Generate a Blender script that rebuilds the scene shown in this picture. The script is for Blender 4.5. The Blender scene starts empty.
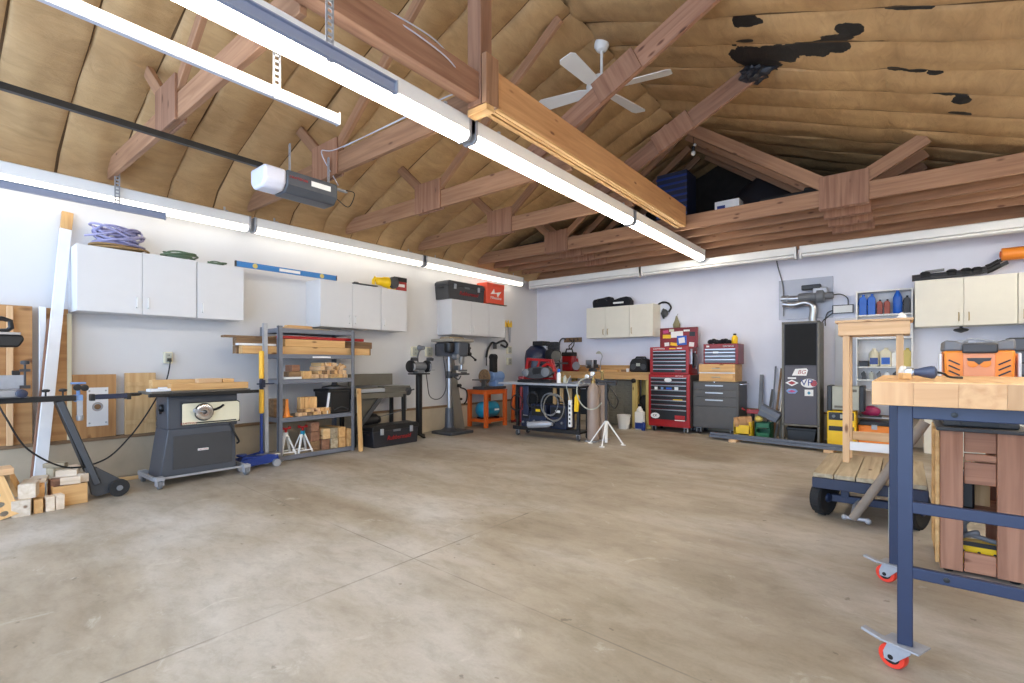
import bpy, bmesh, math, random
from mathutils import Vector, Matrix
random.seed(7)
S = bpy.context.scene
R = math.radians
PI = math.pi

# ------------------------------------------------------------------ camera, sky, exposure
cd = bpy.data.cameras.new('camera')
cam = bpy.data.objects.new('camera', cd)
S.collection.objects.link(cam)
cam.location = (0, 0, 1.1)
cam.rotation_euler = (R(90), 0, math.asin(.6241))
cd.sensor_width = 36
cd.lens = 492 / 1024 * 36
cd.shift_y = 21.5 / 1024
cd.clip_start = .05
S.camera = cam
W = bpy.data.worlds.new('sky')
S.world = W
W.use_nodes = True
bg = W.node_tree.nodes['Background']
bg.inputs[0].default_value = (.58, .75, 1.0, 1)      # open sky seen through the garage doors behind the camera
bg.inputs[1].default_value = 5.0
TUBE = 24.0                                          # strength of the lit fluorescent tubes
pl = bpy.data.lights.new('door_portal', 'AREA')       # guides sampling of the sky through the open front
pl.shape = 'RECTANGLE'
pl.size, pl.size_y = 7.5, 3.2
pl.cycles.is_portal = True
po = bpy.data.objects.new('door_portal', pl)
S.collection.objects.link(po)
po.location = (-2.25, -1.95, 1.6)
po.rotation_euler = (R(90), 0, 0)
S.view_settings.view_transform = 'Standard'
S.view_settings.look = 'None'
S.view_settings.gamma = 1
S.view_settings.exposure = 0.12
S.view_settings.use_curve_mapping = False
S.cycles.use_denoising = True
S.cycles.max_bounces = 10
S.cycles.diffuse_bounces = 6

# ------------------------------------------------------------------ helpers
C = S.collection


def lin(c):
    return tuple((x / 255 / 12.92 if x / 255 <= .04045 else ((x / 255 + .055) / 1.055) ** 2.4) for x in c)


def _mat(name):
    m = bpy.data.materials.new(name)
    m.use_nodes = True
    return m, m.node_tree, m.node_tree.nodes['Principled BSDF']


def mat(name, c, rough=.5, metal=0, var=.08, scale=9, bump=0, emit=0, trans=0):
    """plain paint / plastic / metal: a colour with faint blotchy variation"""
    m, t, b = _mat(name)
    c = lin(c)
    b.inputs['Roughness'].default_value = rough
    b.inputs['Metallic'].default_value = metal
    if emit:
        b.inputs['Base Color'].default_value = (*c, 1)
        b.inputs['Emission Color'].default_value = (*c, 1)
        b.inputs['Emission Strength'].default_value = emit
        return m
    if trans:
        b.inputs['Transmission Weight'].default_value = trans
    N = t.nodes.new
    tc = N('ShaderNodeTexCoord')
    no = N('ShaderNodeTexNoise')
    no.inputs['Scale'].default_value = scale
    no.inputs['Detail'].default_value = 5
    t.links.new(tc.outputs['Object'], no.inputs['Vector'])
    mx = N('ShaderNodeMix')
    mx.data_type = 'RGBA'
    mx.inputs['A'].default_value = (*[x * (1 - var * 1.6) for x in c], 1)
    mx.inputs['B'].default_value = (*[min(1, x * (1 + var * 1.6)) for x in c], 1)
    t.links.new(no.outputs['Fac'], mx.inputs['Factor'])
    t.links.new(mx.outputs['Result'], b.inputs['Base Color'])
    if bump:
        bp = N('ShaderNodeBump')
        bp.inputs['Strength'].default_value = bump
        bp.inputs['Distance'].default_value = .01
        t.links.new(no.outputs['Fac'], bp.inputs['Height'])
        t.links.new(bp.outputs['Normal'], b.inputs['Normal'])
    return m


def wood(name, c1, c2, axis='x', rough=.65, scale=1.0, knots=True):
    """grain stretched along one object axis, with knots"""
    m, t, b = _mat(name)
    N = t.nodes.new
    L = t.links.new
    b.inputs['Roughness'].default_value = rough
    tc = N('ShaderNodeTexCoord')
    oi = N('ShaderNodeObjectInfo')
    ad = N('ShaderNodeVectorMath')
    ad.operation = 'ADD'
    mm = N('ShaderNodeMath')
    mm.operation = 'MULTIPLY'
    mm.inputs[1].default_value = 37.0
    L(oi.outputs['Random'], mm.inputs[0])
    L(tc.outputs['Object'], ad.inputs[0])
    L(mm.outputs[0], ad.inputs[1])
    mp = N('ShaderNodeMapping')
    sc = [26 * scale] * 3
    sc['xyz'.index(axis)] = 1.6 * scale
    mp.inputs['Scale'].default_value = sc
    L(ad.outputs[0], mp.inputs['Vector'])
    no = N('ShaderNodeTexNoise')
    no.inputs['Scale'].default_value = 1
    no.inputs['Detail'].default_value = 7
    no.inputs['Distortion'].default_value = .6
    L(mp.outputs[0], no.inputs['Vector'])
    r = N('ShaderNodeValToRGB')
    r.color_ramp.elements[0].position = .3
    r.color_ramp.elements[0].color = (*lin(c2), 1)
    r.color_ramp.elements[1].position = .68
    r.color_ramp.elements[1].color = (*lin(c1), 1)
    L(no.outputs['Fac'], r.inputs[0])
    out = r.outputs[0]
    if knots:
        m2 = N('ShaderNodeMapping')
        s2 = [9 * scale] * 3
        s2['xyz'.index(axis)] = 3.2 * scale
        m2.inputs['Scale'].default_value = s2
        L(ad.outputs[0], m2.inputs['Vector'])
        v = N('ShaderNodeTexVoronoi')
        v.inputs['Scale'].default_value = 1
        L(m2.outputs[0], v.inputs['Vector'])
        r2 = N('ShaderNodeValToRGB')
        r2.color_ramp.elements[0].position = .06
        r2.color_ramp.elements[0].color = (.35, .25, .2, 1)
        r2.color_ramp.elements[1].position = .14
        r2.color_ramp.elements[1].color = (1, 1, 1, 1)
        L(v.outputs['Distance'], r2.inputs[0])
        mx = N('ShaderNodeMix')
        mx.data_type = 'RGBA'
        mx.blend_type = 'MULTIPLY'
        mx.inputs['Factor'].default_value = 1
        L(out, mx.inputs['A'])
        L(r2.outputs[0], mx.inputs['B'])
        out = mx.outputs['Result']
    hv = N('ShaderNodeHueSaturation')
    mr = N('ShaderNodeMapRange')
    mr.inputs['To Min'].default_value = .84
    mr.inputs['To Max'].default_value = 1.12
    L(oi.outputs['Random'], mr.inputs['Value'])
    L(mr.outputs[0], hv.inputs['Value'])
    L(out, hv.inputs['Color'])
    L(hv.outputs[0], b.inputs['Base Color'])
    return m


def holed(mb, cx, cz, hw, hh, r, y0, y1, sy=1.0):
    """rectangular plate with a round hole, added to mb"""
    cn = math.atan2(hh, hw)
    an = sorted([2 * PI * k / 20 for k in range(20)] + [cn, PI - cn, PI + cn, 2 * PI - cn])
    pi_ = [(cx + r * math.cos(a), cz + r * sy * math.sin(a)) for a in an]
    po_ = []
    for a in an:
        q = 1 / max(abs(math.cos(a)) / hw, abs(math.sin(a)) / hh)
        po_.append((cx + q * math.cos(a), cz + q * math.sin(a)))
    for k in range(len(an)):
        j = (k + 1) % len(an)
        mb.prism([pi_[k], pi_[j], po_[j], po_[k]], y0, y1)


class MB:
    """collects shapes into ONE mesh"""

    def __init__(s):
        s.bm = bmesh.new()
        s.mi = 0

    def _add(s, vs, fs):
        v = [s.bm.verts.new(p) for p in vs]
        for f in fs:
            try:
                s.bm.faces.new([v[i] for i in f]).material_index = s.mi
            except ValueError:
                pass
        return s

    def box(s, c, d, r=(0, 0, 0)):
        M = Matrix.Rotation(r[2], 3, 'Z') @ Matrix.Rotation(r[1], 3, 'Y') @ Matrix.Rotation(r[0], 3, 'X')
        c = Vector(c)
        vs = [c + M @ Vector((x * d[0] / 2, y * d[1] / 2, z * d[2] / 2)) for x in (-1, 1) for y in (-1, 1) for z in (-1, 1)]
        return s._add(vs, [(0, 1, 3, 2), (4, 6, 7, 5), (0, 4, 5, 1), (2, 3, 7, 6), (0, 2, 6, 4), (1, 5, 7, 3)])

    def bx(s, x0, x1, y0, y1, z0, z1):
        return s.box(((x0 + x1) / 2, (y0 + y1) / 2, (z0 + z1) / 2), (abs(x1 - x0), abs(y1 - y0), abs(z1 - z0)))

    def bar(s, p, q, w, h, up=(0, 0, 1), w2=None, h2=None):
        """bar from p to q: w sideways, h along up"""
        p, q = Vector(p), Vector(q)
        d = (q - p).normalized()
        up = Vector(up)
        sd = d.cross(up)
        if sd.length < 1e-4:
            sd = d.cross(Vector((1, 0, 0)))
        sd.normalize()
        u = sd.cross(d).normalized()
        vs = []
        for P, a, b in ((p, w, h), (q, w2 or w, h2 or h)):
            vs += [P - sd * a / 2 - u * b / 2, P + sd * a / 2 - u * b / 2, P + sd * a / 2 + u * b / 2, P - sd * a / 2 + u * b / 2]
        return s._add(vs, [(3, 2, 1, 0), (4, 5, 6, 7), (0, 1, 5, 4), (1, 2, 6, 5), (2, 3, 7, 6), (3, 0, 4, 7)])

    def tube(s, pts, r, n=8, closed=False):
        pts = [Vector(p) for p in pts]
        k = len(pts)
        rs = r if isinstance(r, (list, tuple)) else [r] * k
        rings = []
        a = None
        for i, p in enumerate(pts):
            if closed:
                t = pts[(i + 1) % k] - pts[i - 1]
            else:
                t = pts[min(i + 1, k - 1)] - pts[max(i - 1, 0)]
            if t.length < 1e-9:
                t = Vector((0, 0, 1))
            t.normalize()
            if a is None:
                a = t.orthogonal()
            a = (a - t * a.dot(t))
            if a.length < 1e-6:
                a = t.orthogonal()
            a.normalize()
            b = t.cross(a)
            rings.append([s.bm.verts.new(p + (a * math.cos(2 * PI * j / n) + b * math.sin(2 * PI * j / n)) * rs[i]) for j in range(n)])
        m = k if closed else k - 1
        for i in range(m):
            A, B = rings[i], rings[(i + 1) % k]
            for j in range(n):
                s.bm.faces.new((A[j], A[(j + 1) % n], B[(j + 1) % n], B[j])).material_index = s.mi
        if not closed:
            s.bm.faces.new(rings[0][::-1]).material_index = s.mi
            s.bm.faces.new(rings[-1]).material_index = s.mi
        return s

    def lathe(s, prof, at=(0, 0, 0), axis='z', n=20, sy=1.0):
        """profile [(radius, height)] spun round an axis through at"""
        at = Vector(at)
        rings = []
        for r, z in prof:
            ring = []
            for j in range(n):
                x, y = r * math.cos(2 * PI * j / n), r * math.sin(2 * PI * j / n) * sy
                v = {'z': (x, y, z), 'y': (x, z, y), 'x': (z, x, y)}[axis]
                ring.append(s.bm.verts.new(at + Vector(v)))
            rings.append(ring)
        for A, B in zip(rings, rings[1:]):
            for j in range(n):
                s.bm.faces.new((A[j], A[(j + 1) % n], B[(j + 1) % n], B[j])).material_index = s.mi
        s.bm.faces.new(rings[0][::-1]).material_index = s.mi
        s.bm.faces.new(rings[-1]).material_index = s.mi
        return s

    def prism(s, poly, a0, a1, plane='xz'):
        """polygon in a plane, extruded along the third axis from a0 to a1"""
        f = {'xz': lambda p, a: (p[0], a, p[1]), 'xy': lambda p, a: (p[0], p[1], a), 'yz': lambda p, a: (a, p[0], p[1])}[plane]
        n = len(poly)
        vs = [f(p, a0) for p in poly] + [f(p, a1) for p in poly]
        return s._add(vs, [tuple(range(n - 1, -1, -1)), tuple(range(n, 2 * n))] + [(i, (i + 1) % n, n + (i + 1) % n, n + i) for i in range(n)])

    def ball(s, c, r, n=12):
        if not isinstance(r, (tuple, list)):
            r = (r, r, r)
        g = bmesh.ops.create_uvsphere(s.bm, u_segments=n, v_segments=max(6, n * 2 // 3), radius=1)
        for v in g['verts']:
            v.co = Vector((v.co.x * r[0] + c[0], v.co.y * r[1] + c[1], v.co.z * r[2] + c[2]))
            for f in v.link_faces:
                f.material_index = s.mi
        return s

    def mat(s, i):
        s.mi = i
        return s

    def obj(s, name, m, parent=None, bevel=0, loc=None, rot=None, smooth=True):
        bmesh.ops.recalc_face_normals(s.bm, faces=s.bm.faces[:])
        me = bpy.data.meshes.new(name)
        s.bm.to_mesh(me)
        s.bm.free()
        for x in (m if isinstance(m, (list, tuple)) else [m]):
            me.materials.append(x)
        if smooth:
            me.polygons.foreach_set('use_smooth', [True] * len(me.polygons))
            me.set_sharp_from_angle(angle=R(38))
        o = bpy.data.objects.new(name, me)
        C.objects.link(o)
        if bevel:
            b = o.modifiers.new('bevel', 'BEVEL')
            b.width = bevel
            b.segments = 2
            b.limit_method = 'ANGLE'
            b.angle_limit = R(40)
        if parent:
            o.parent = parent
        if loc:
            o.location = loc
        if rot:
            o.rotation_euler = rot
        return o


def tag(o, label, cat, group=None, kind=None):
    o['label'] = label
    o['category'] = cat
    if group:
        o['group'] = group
    if kind:
        o['kind'] = kind
    return o


def thing(name, label, cat, loc=(0, 0, 0), rz=0, group=None, rot=None):
    o = bpy.data.objects.new(name, None)
    o.empty_display_size = .1
    C.objects.link(o)
    o.location = loc
    o.rotation_euler = rot or (0, 0, rz)
    return tag(o, label, cat, group)


def struct(o):
    o['kind'] = 'structure'
    return o


def dup(root, loc, label=None, group=None, rz=None):
    """copy of a thing with its parts and sub-parts"""
    r = root.copy()
    C.objects.link(r)
    r.location = loc
    if rz is not None:
        r.rotation_euler = (0, 0, rz)
    if label:
        r['label'] = label
    if group:
        r['group'] = group
    for ch in list(root.children):
        c = ch.copy()
        C.objects.link(c)
        c.parent = r
        for g in list(ch.children):
            d = g.copy()
            C.objects.link(d)
            d.parent = c
    return r


def txt(s, size, m, parent, loc, rot=(PI / 2, 0, 0), name='lettering', ex=.001, sx=1.0, shear=0, center=True):
    cu = bpy.data.curves.new('t', 'FONT')
    cu.body = s
    cu.size = size
    cu.extrude = ex
    cu.shear = shear
    if center:
        cu.align_x = 'CENTER'
        cu.align_y = 'CENTER'
    to = bpy.data.objects.new('t', cu)
    C.objects.link(to)
    dg = bpy.context.evaluated_depsgraph_get()
    me = bpy.data.meshes.new_from_object(to.evaluated_get(dg))
    bpy.data.objects.remove(to)
    bpy.data.curves.remove(cu)
    me.materials.clear()
    me.materials.append(m)
    o = bpy.data.objects.new(name, me)
    C.objects.link(o)
    o.parent = parent
    o.location = loc
    o.rotation_euler = rot
    o.scale = (sx, 1, 1)
    return o


def arc(c, r, a0, a1, n, plane='xz', sy=1.0):
    out = []
    for i in range(n + 1):
        a = a0 + (a1 - a0) * i / n
        u, v = r * math.cos(a), r * math.sin(a) * sy
        out.append({'xz': (c[0] + u, c[1], c[2] + v), 'xy': (c[0] + u, c[1] + v, c[2]), 'yz': (c[0], c[1] + u, c[2] + v)}[plane])
    return out


def spline(pts, n=8):
    """Catmull-Rom curve through points"""
    P = [Vector(p) for p in pts]
    P = [P[0] * 2 - P[1]] + P + [P[-1] * 2 - P[-2]]
    out = []
    for i in range(1, len(P) - 2):
        for k in range(n):
            t = k / n
            a, b, c, d = P[i - 1], P[i], P[i + 1], P[i + 2]
            out.append(.5 * ((2 * b) + (c - a) * t + (2 * a - 5 * b + 4 * c - d) * t * t + (3 * b - a - 3 * c + d) * t ** 3))
    out.append(P[-2])
    return out


LEFT = PI / 2        # things along the left wall: local x runs into the room's depth, local y into the wall

# ------------------------------------------------------------------ materials
M = {}
M['white_wall'] = mat('white_wall', (214, 214, 216), .7, var=.035, scale=2.2, bump=.05)
M['back_wall'] = mat('back_wall', (228, 230, 242), .7, var=.06, scale=1.6, bump=.05)
M['stem'] = mat('stem', (184, 170, 148), .85, var=.12, scale=6, bump=.3)
M['sill'] = mat('sill', (132, 106, 80), .8, var=.15, scale=14)
M['lam_white'] = mat('lam_white', (214, 214, 216), .42, var=.02)
M['lam_cream'] = mat('lam_cream', (226, 222, 208), .42, var=.03)
M['white'] = mat('white', (232, 232, 230), .4, var=.02)
M['white_paint'] = mat('white_paint', (226, 227, 230), .5, var=.05, scale=5)
M['black'] = mat('black', (22, 22, 24), .4, var=.1)
M['black_matte'] = mat('black_matte', (30, 30, 31), .75, var=.15)
M['rubber'] = mat('rubber', (34, 34, 35), .8, var=.1)
M['dark_grey'] = mat('dark_grey', (62, 63, 66), .5, var=.08)
M['mid_grey'] = mat('mid_grey', (112, 114, 118), .5, var=.08)
M['blue_grey'] = mat('blue_grey', (98, 104, 116), .45, var=.07)
M['saw_grey'] = mat('saw_grey', (72, 76, 84), .38, var=.08)
M['rack_grey'] = mat('rack_grey', (112, 116, 126), .42, var=.06)
M['cast_iron'] = mat('cast_iron', (104, 102, 98), .4, .6, var=.1)
M['olive_grey'] = mat('olive_grey', (106, 102, 92), .5, .2, var=.1)
M['steel'] = mat('steel', (176, 178, 182), .3, .9, var=.06)
M['galv'] = mat('galv', (168, 171, 178), .42, .3, var=.1, scale=22)
M['chrome'] = mat('chrome', (220, 222, 226), .16, 1, var=.02)
M['brass'] = mat('brass', (176, 150, 96), .35, .8, var=.05)
M['red'] = mat('red', (160, 24, 27), .32, var=.06)
M['dark_red'] = mat('dark_red', (132, 26, 30), .38, var=.08)
M['orange'] = mat('orange', (243, 142, 44), .38, var=.04)
M['burnt_orange'] = mat('burnt_orange', (206, 92, 30), .42, var=.06)
M['box_red'] = mat('box_red', (226, 60, 38), .45, var=.04)
M['yellow'] = mat('yellow', (242, 198, 20), .4, var=.04)
M['green'] = mat('green', (22, 100, 62), .42, var=.08)
M['blue'] = mat('blue', (26, 92, 190), .38, var=.05)
M['navy'] = mat('navy', (34, 42, 66), .42, var=.1)
M['bench_blue'] = mat('bench_blue', (36, 47, 75), .42, var=.08, scale=14)
M['jack_blue'] = mat('jack_blue', (30, 56, 130), .35, var=.08)
M['teal'] = mat('teal', (20, 128, 160), .34, var=.05)
M['tan_gas'] = mat('tan_gas', (152, 134, 122), .4, var=.07)
M['pale_blue'] = mat('pale_blue', (120, 150, 196), .5, var=.05)
M['purple_hose'] = mat('purple_hose', (150, 148, 186), .5, var=.1, scale=30)
M['rope'] = mat('rope', (146, 118, 78), .85, var=.15, scale=40)
M['green_rope'] = mat('green_rope', (92, 112, 88), .8, var=.15, scale=40)
M['cream_plastic'] = mat('cream_plastic', (222, 216, 190), .45, var=.04)
M['yellow_oil'] = mat('yellow_oil', (206, 186, 96), .4, var=.05)
M['rust_red'] = mat('rust_red', (150, 66, 44), .45, var=.08)
M['cloth_black'] = mat('cloth_black', (26, 27, 34), .95, var=.2, scale=20, bump=.5)
M['cloth_white'] = mat('cloth_white', (220, 214, 200), .9, var=.12, scale=20, bump=.5)
M['paper'] = mat('paper', (236, 236, 234), .7, var=.03)
M['magenta'] = mat('magenta', (190, 60, 116), .4, var=.08)
M['bench_yellow'] = wood('bench_yellow', (214, 190, 118), (178, 152, 84), 'z')
M['chute_grey'] = mat('chute_grey', (132, 128, 120), .45, .3, var=.06)
M['cover_grey'] = mat('cover_grey', (156, 150, 138), .45, .2, var=.06)
M['tote_black'] = mat('tote_black', (32, 33, 40), .45, var=.06)
M['foam_yellow'] = mat('foam_yellow', (236, 184, 60), .6, var=.05)
M['salmon'] = mat('salmon', (232, 152, 108), .45, var=.04)
M['panel_grey'] = mat('panel_grey', (166, 168, 178), .4, .15, var=.05)
M['grinder_navy'] = mat('grinder_navy', (66, 76, 100), .45, var=.06)
M['ornament'] = mat('ornament', (142, 136, 104), .8, var=.15)
M['track_grey'] = mat('track_grey', (142, 150, 172), .4, .2, var=.04)
M['pole'] = mat('pole', (138, 126, 114), .75, var=.14, scale=16)
M['track_white'] = mat('track_white', (192, 195, 208), .4, .1, var=.03)
M['level_blue'] = mat('level_blue', (36, 122, 190), .4, var=.03)
M['packout'] = mat('packout', (236, 88, 58), .45, var=.04)
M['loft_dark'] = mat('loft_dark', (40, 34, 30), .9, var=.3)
M['tarp'] = mat('tarp', (30, 30, 36), .5, var=.3, scale=5, bump=.6)
M['putty'] = mat('putty', (176, 178, 166), .5, var=.05)
M['rag_blue'] = mat('rag_blue', (96, 112, 150), .5, var=.08)
M['block_grey'] = mat('block_grey', (120, 118, 108), .85, var=.15, scale=18, bump=.3)
M['tan_paper'] = mat('tan_paper', (172, 132, 92), .85, var=.1)
M['tube_lit'] = mat('tube_lit', (255, 244, 222), emit=TUBE)
M['tube_lit_wall'] = mat('tube_lit_wall', (255, 246, 228), emit=TUBE * .14)
M['opener_lens'] = mat('opener_lens', (214, 216, 232), .35, var=.03)
for ax in 'xyz':
    M['stave_' + ax] = wood('stave_' + ax, (206, 162, 114), (184, 136, 88), ax, .5)
    M['plank_' + ax] = wood('plank_' + ax, (190, 140, 112), (156, 108, 84), ax)
    M['pale_' + ax] = wood('pale_' + ax, (226, 212, 194), (204, 184, 158), ax)
    M['amber_' + ax] = wood('amber_' + ax, (198, 150, 102), (172, 124, 80), ax)
    M['fir_' + ax] = wood('fir_' + ax, (162, 122, 92), (132, 94, 68), ax)
    M['pine_' + ax] = wood('pine_' + ax, (226, 192, 142), (202, 160, 108), ax)
    M['newpine_' + ax] = wood('newpine_' + ax, (226, 190, 148), (206, 164, 120), ax)
    M['redwood_' + ax] = wood('redwood_' + ax, (158, 117, 92), (128, 88, 66), ax)
    M['weathered_' + ax] = wood('weathered_' + ax, (182, 168, 142), (144, 130, 106), ax)
    M['ply_' + ax] = wood('ply_' + ax, (196, 150, 98), (164, 116, 70), ax, scale=.6)
    M['gold_' + ax] = wood('gold_' + ax, (226, 184, 126), (200, 152, 96), ax)
    M['brown_' + ax] = wood('brown_' + ax, (148, 116, 82), (106, 80, 56), ax)

# ------------------------------------------------------------------ floor
XL, XR, YB, YF = -6.0, 1.5, 8.35, -1.9
m, t, b = _mat('concrete')
N, L = t.nodes.new, t.links.new
tc = N('ShaderNodeTexCoord')


def noise(scale, det=6, vec=None, dist=0, rough=.55):
    n = N('ShaderNodeTexNoise')
    n.inputs['Scale'].default_value = scale
    n.inputs['Detail'].default_value = det
    n.inputs['Distortion'].default_value = dist
    n.inputs['Roughness'].default_value = rough
    L(vec or tc.outputs['Object'], n.inputs['Vector'])
    return n.outputs['Fac']


def ramp(fac, *st):
    r = N('ShaderNodeValToRGB')
    e = r.color_ramp.elements
    while len(e) < len(st):
        e.new(.5)
    for i, (p, c) in enumerate(st):
        e[i].position = p
        e[i].color = (*(lin(c) if max(c) > 2 else c), 1)
    L(fac, r.inputs[0])
    return r.outputs[0]


def mixc(a, bb, fac, mode='MIX'):
    x = N('ShaderNodeMix')
    x.data_type = 'RGBA'
    x.blend_type = mode
    if isinstance(fac, float):
        x.inputs['Factor'].default_value = fac
    else:
        L(fac, x.inputs['Factor'])
    L(a, x.inputs['A'])
    if isinstance(bb, tuple):
        x.inputs['B'].default_value = (*lin(bb), 1)
    else:
        L(bb, x.inputs['B'])
    return x.outputs['Result']


def mth(op, a, bb=None):
    x = N('ShaderNodeMath')
    x.operation = op
    for i, v in enumerate((a, bb)):
        if v is None:
            continue
        if isinstance(v, (int, float)):
            x.inputs[i].default_value = v
        else:
            L(v, x.inputs[i])
    return x.outputs[0]


mpf = N('ShaderNodeMapping')
mpf.inputs['Scale'].default_value = (.6, 1.15, 1)
mpf.inputs['Rotation'].default_value = (0, 0, R(25))
L(tc.outputs['Object'], mpf.inputs['Vector'])
base = ramp(noise(.9, 9, mpf.outputs[0], .6), (.3, (143, 129, 109)), (.48, (167, 156, 139)), (.7, (188, 183, 176)))
fine = ramp(noise(60, 8, None, 0, .8), (.3, (.82, .82, .82)), (.7, (1.06, 1.06, 1.06)))
col = mixc(base, fine, .6, 'MULTIPLY')
mid = ramp(noise(2.2, 9, mpf.outputs[0], .5, .6), (.34, (.80, .78, .73)), (.5, (.96, .95, .94)), (.66, (1.07, 1.07, 1.08)))
col = mixc(col, mid, .9, 'MULTIPLY')
mot = ramp(noise(10, 9, mpf.outputs[0], .4, .72), (.36, (.80, .79, .77)), (.52, (1, 1, 1)), (.7, (1.08, 1.08, 1.09)))
col = mixc(col, mot, .75, 'MULTIPLY')
spots = ramp(noise(11, 3), (.70, (1, 1, 1)), (.73, (.45, .43, .4)))
col = mixc(col, spots, .7, 'MULTIPLY')
dust = ramp(noise(5, 9, None, .8, .7), (.60, (0, 0, 0)), (.76, (1, 1, 1)))
col = mixc(col, (205, 200, 190), mth('MULTIPLY', dust, .6))
sx = N('ShaderNodeSeparateXYZ')
L(tc.outputs['Object'], sx.inputs[0])
fadej = ramp(noise(1.7, 4), (.38, (.15, .15, .15)), (.58, (1, 1, 1)))
j1 = mth('LESS_THAN', mth('ABSOLUTE', mth('ADD', sx.outputs[0], 2.16)), .006)
j2 = mth('LESS_THAN', mth('ABSOLUTE', mth('ADD', mth('ADD', sx.outputs[1], -1.71), mth('MULTIPLY', sx.outputs[0], .05))), .004)
col = mixc(col, (96, 88, 80), mth('MULTIPLY', mth('MULTIPLY', mth('MAXIMUM', mth('MULTIPLY', j1, mth('ADD', mth('MULTIPLY', mth('LESS_THAN', sx.outputs[1], 2.9), .75), .25)), mth('MULTIPLY', j2, .7)), fadej), .8))
L(col, b.inputs['Base Color'])
L(mth('ADD', mth('MULTIPLY', noise(3, 5), .3), .33), b.inputs['Roughness'])
bp = N('ShaderNodeBump')
bp.inputs['Strength'].default_value = .04
bp.inputs['Distance'].default_value = .01
L(noise(30, 6), bp.inputs['Height'])
L(bp.outputs[0], b.inputs['Normal'])
M['concrete'] = m
struct(MB().bx(XL - .15, XR + .15, YF, YB + .15, -.15, 0).obj('floor', M['concrete']))

# ------------------------------------------------------------------ walls
struct(MB().bx(XL - .14, XL, YF, YB, 0, 2.78).obj('wall_left', M['white_wall']))
struct(MB().bx(XL - .14, XR + .14, YB, YB + .14, 0, 2.80).obj('wall_back', M['back_wall']))
struct(MB().bx(XR, XR + .14, YF, YB, 0, 2.86).obj('wall_right', M['white_wall']))
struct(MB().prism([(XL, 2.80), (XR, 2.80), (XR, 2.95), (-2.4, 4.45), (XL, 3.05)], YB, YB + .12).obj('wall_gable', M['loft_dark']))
g = MB().bx(XL, XL + .06, YF, YB, 0, .37)
struct(g.obj('baseboard_left', M['stem'], bevel=.006))
struct(MB().bx(XL, XL + .075, YF, YB, .37, .40).obj('trim_1', M['sill'], bevel=.004))
struct(MB().bx(XL + .06, XR, YB - .05, YB, 0, .37).obj('baseboard_back', M['stem'], bevel=.006))
struct(MB().bx(XL + .075, XR, YB - .06, YB, .37, .395).obj('trim_2', M['sill'], bevel=.004))

# ------------------------------------------------------------------ insulated ceiling: kraft-faced batts stapled between the rafters
from mathutils import noise as NZ
m, t, b = _mat('kraft_insulation')
N, L = t.nodes.new, t.links.new
tc = N('ShaderNodeTexCoord')
col = ramp(noise(1.3, 6), (.3, (170, 136, 94)), (.7, (194, 160, 114)))
wr = N('ShaderNodeMapping')
wr.inputs['Scale'].default_value = (6, 1.7, 6)
wr.inputs['Rotation'].default_value = (0, 0, R(20))
L(tc.outputs['Object'], wr.inputs['Vector'])
wrn = noise(1.6, 8, wr.outputs[0], .7, .66)
col = mixc(col, ramp(wrn, (.32, (.74, .71, .66)), (.6, (1.04, 1.04, 1.04))), .7, 'MULTIPLY')
# torn and tar-stained places round the place where a brace meets the roof
stain = None
wob = mth('MULTIPLY', mth('ADD', noise(5, 4), -.5), 2.6)
for (px, py, ax, ay) in ((-1.0, 4.20, .10, .065), (-1.06, 4.50, .06, .045), (-1.06, 4.80, .20, .20), (-.80, 4.70, .26, .11), (-.56, 4.62, .2, .11),
                         (-.42, 4.48, .12, .09), (-.30, 4.33, .07, .08), (.06, 5.0, .15, .035), (.18, 5.03, .06, .05), (.28, 5.42, .12, .035), (.36, 5.50, .05, .06), (.37, 5.74, .07, .04), (.02, 4.14, .12, .02), (-4.9, 1.55, .06, .03)):
    s2 = N('ShaderNodeMapping')
    s2.vector_type = 'TEXTURE'
    s2.inputs['Location'].default_value = (px, py, 0)
    s2.inputs['Scale'].default_value = (ax, ay, 1e6)
    L(tc.outputs['Object'], s2.inputs['Vector'])
    ln = N('ShaderNodeVectorMath')
    ln.operation = 'LENGTH'
    L(s2.outputs[0], ln.inputs[0])
    k = mth('LESS_THAN', mth('ADD', ln.outputs['Value'], wob), 1.0)
    stain = k if stain is None else mth('MAXIMUM', stain, k)
col = mixc(col, (22, 19, 18), stain)
L(col, b.inputs['Base Color'])
b.inputs['Roughness'].default_value = .6
bp = N('ShaderNodeBump')
bp.inputs['Strength'].default_value = .55
bp.inputs['Distance'].default_value = .03
L(wrn, bp.inputs['Height'])
L(bp.outputs[0], b.inputs['Normal'])
M['kraft'] = m
M['seam'] = mat('seam', (96, 74, 50), .9)
RZ, RX, PIT = 4.366, -2.4, .385


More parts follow.
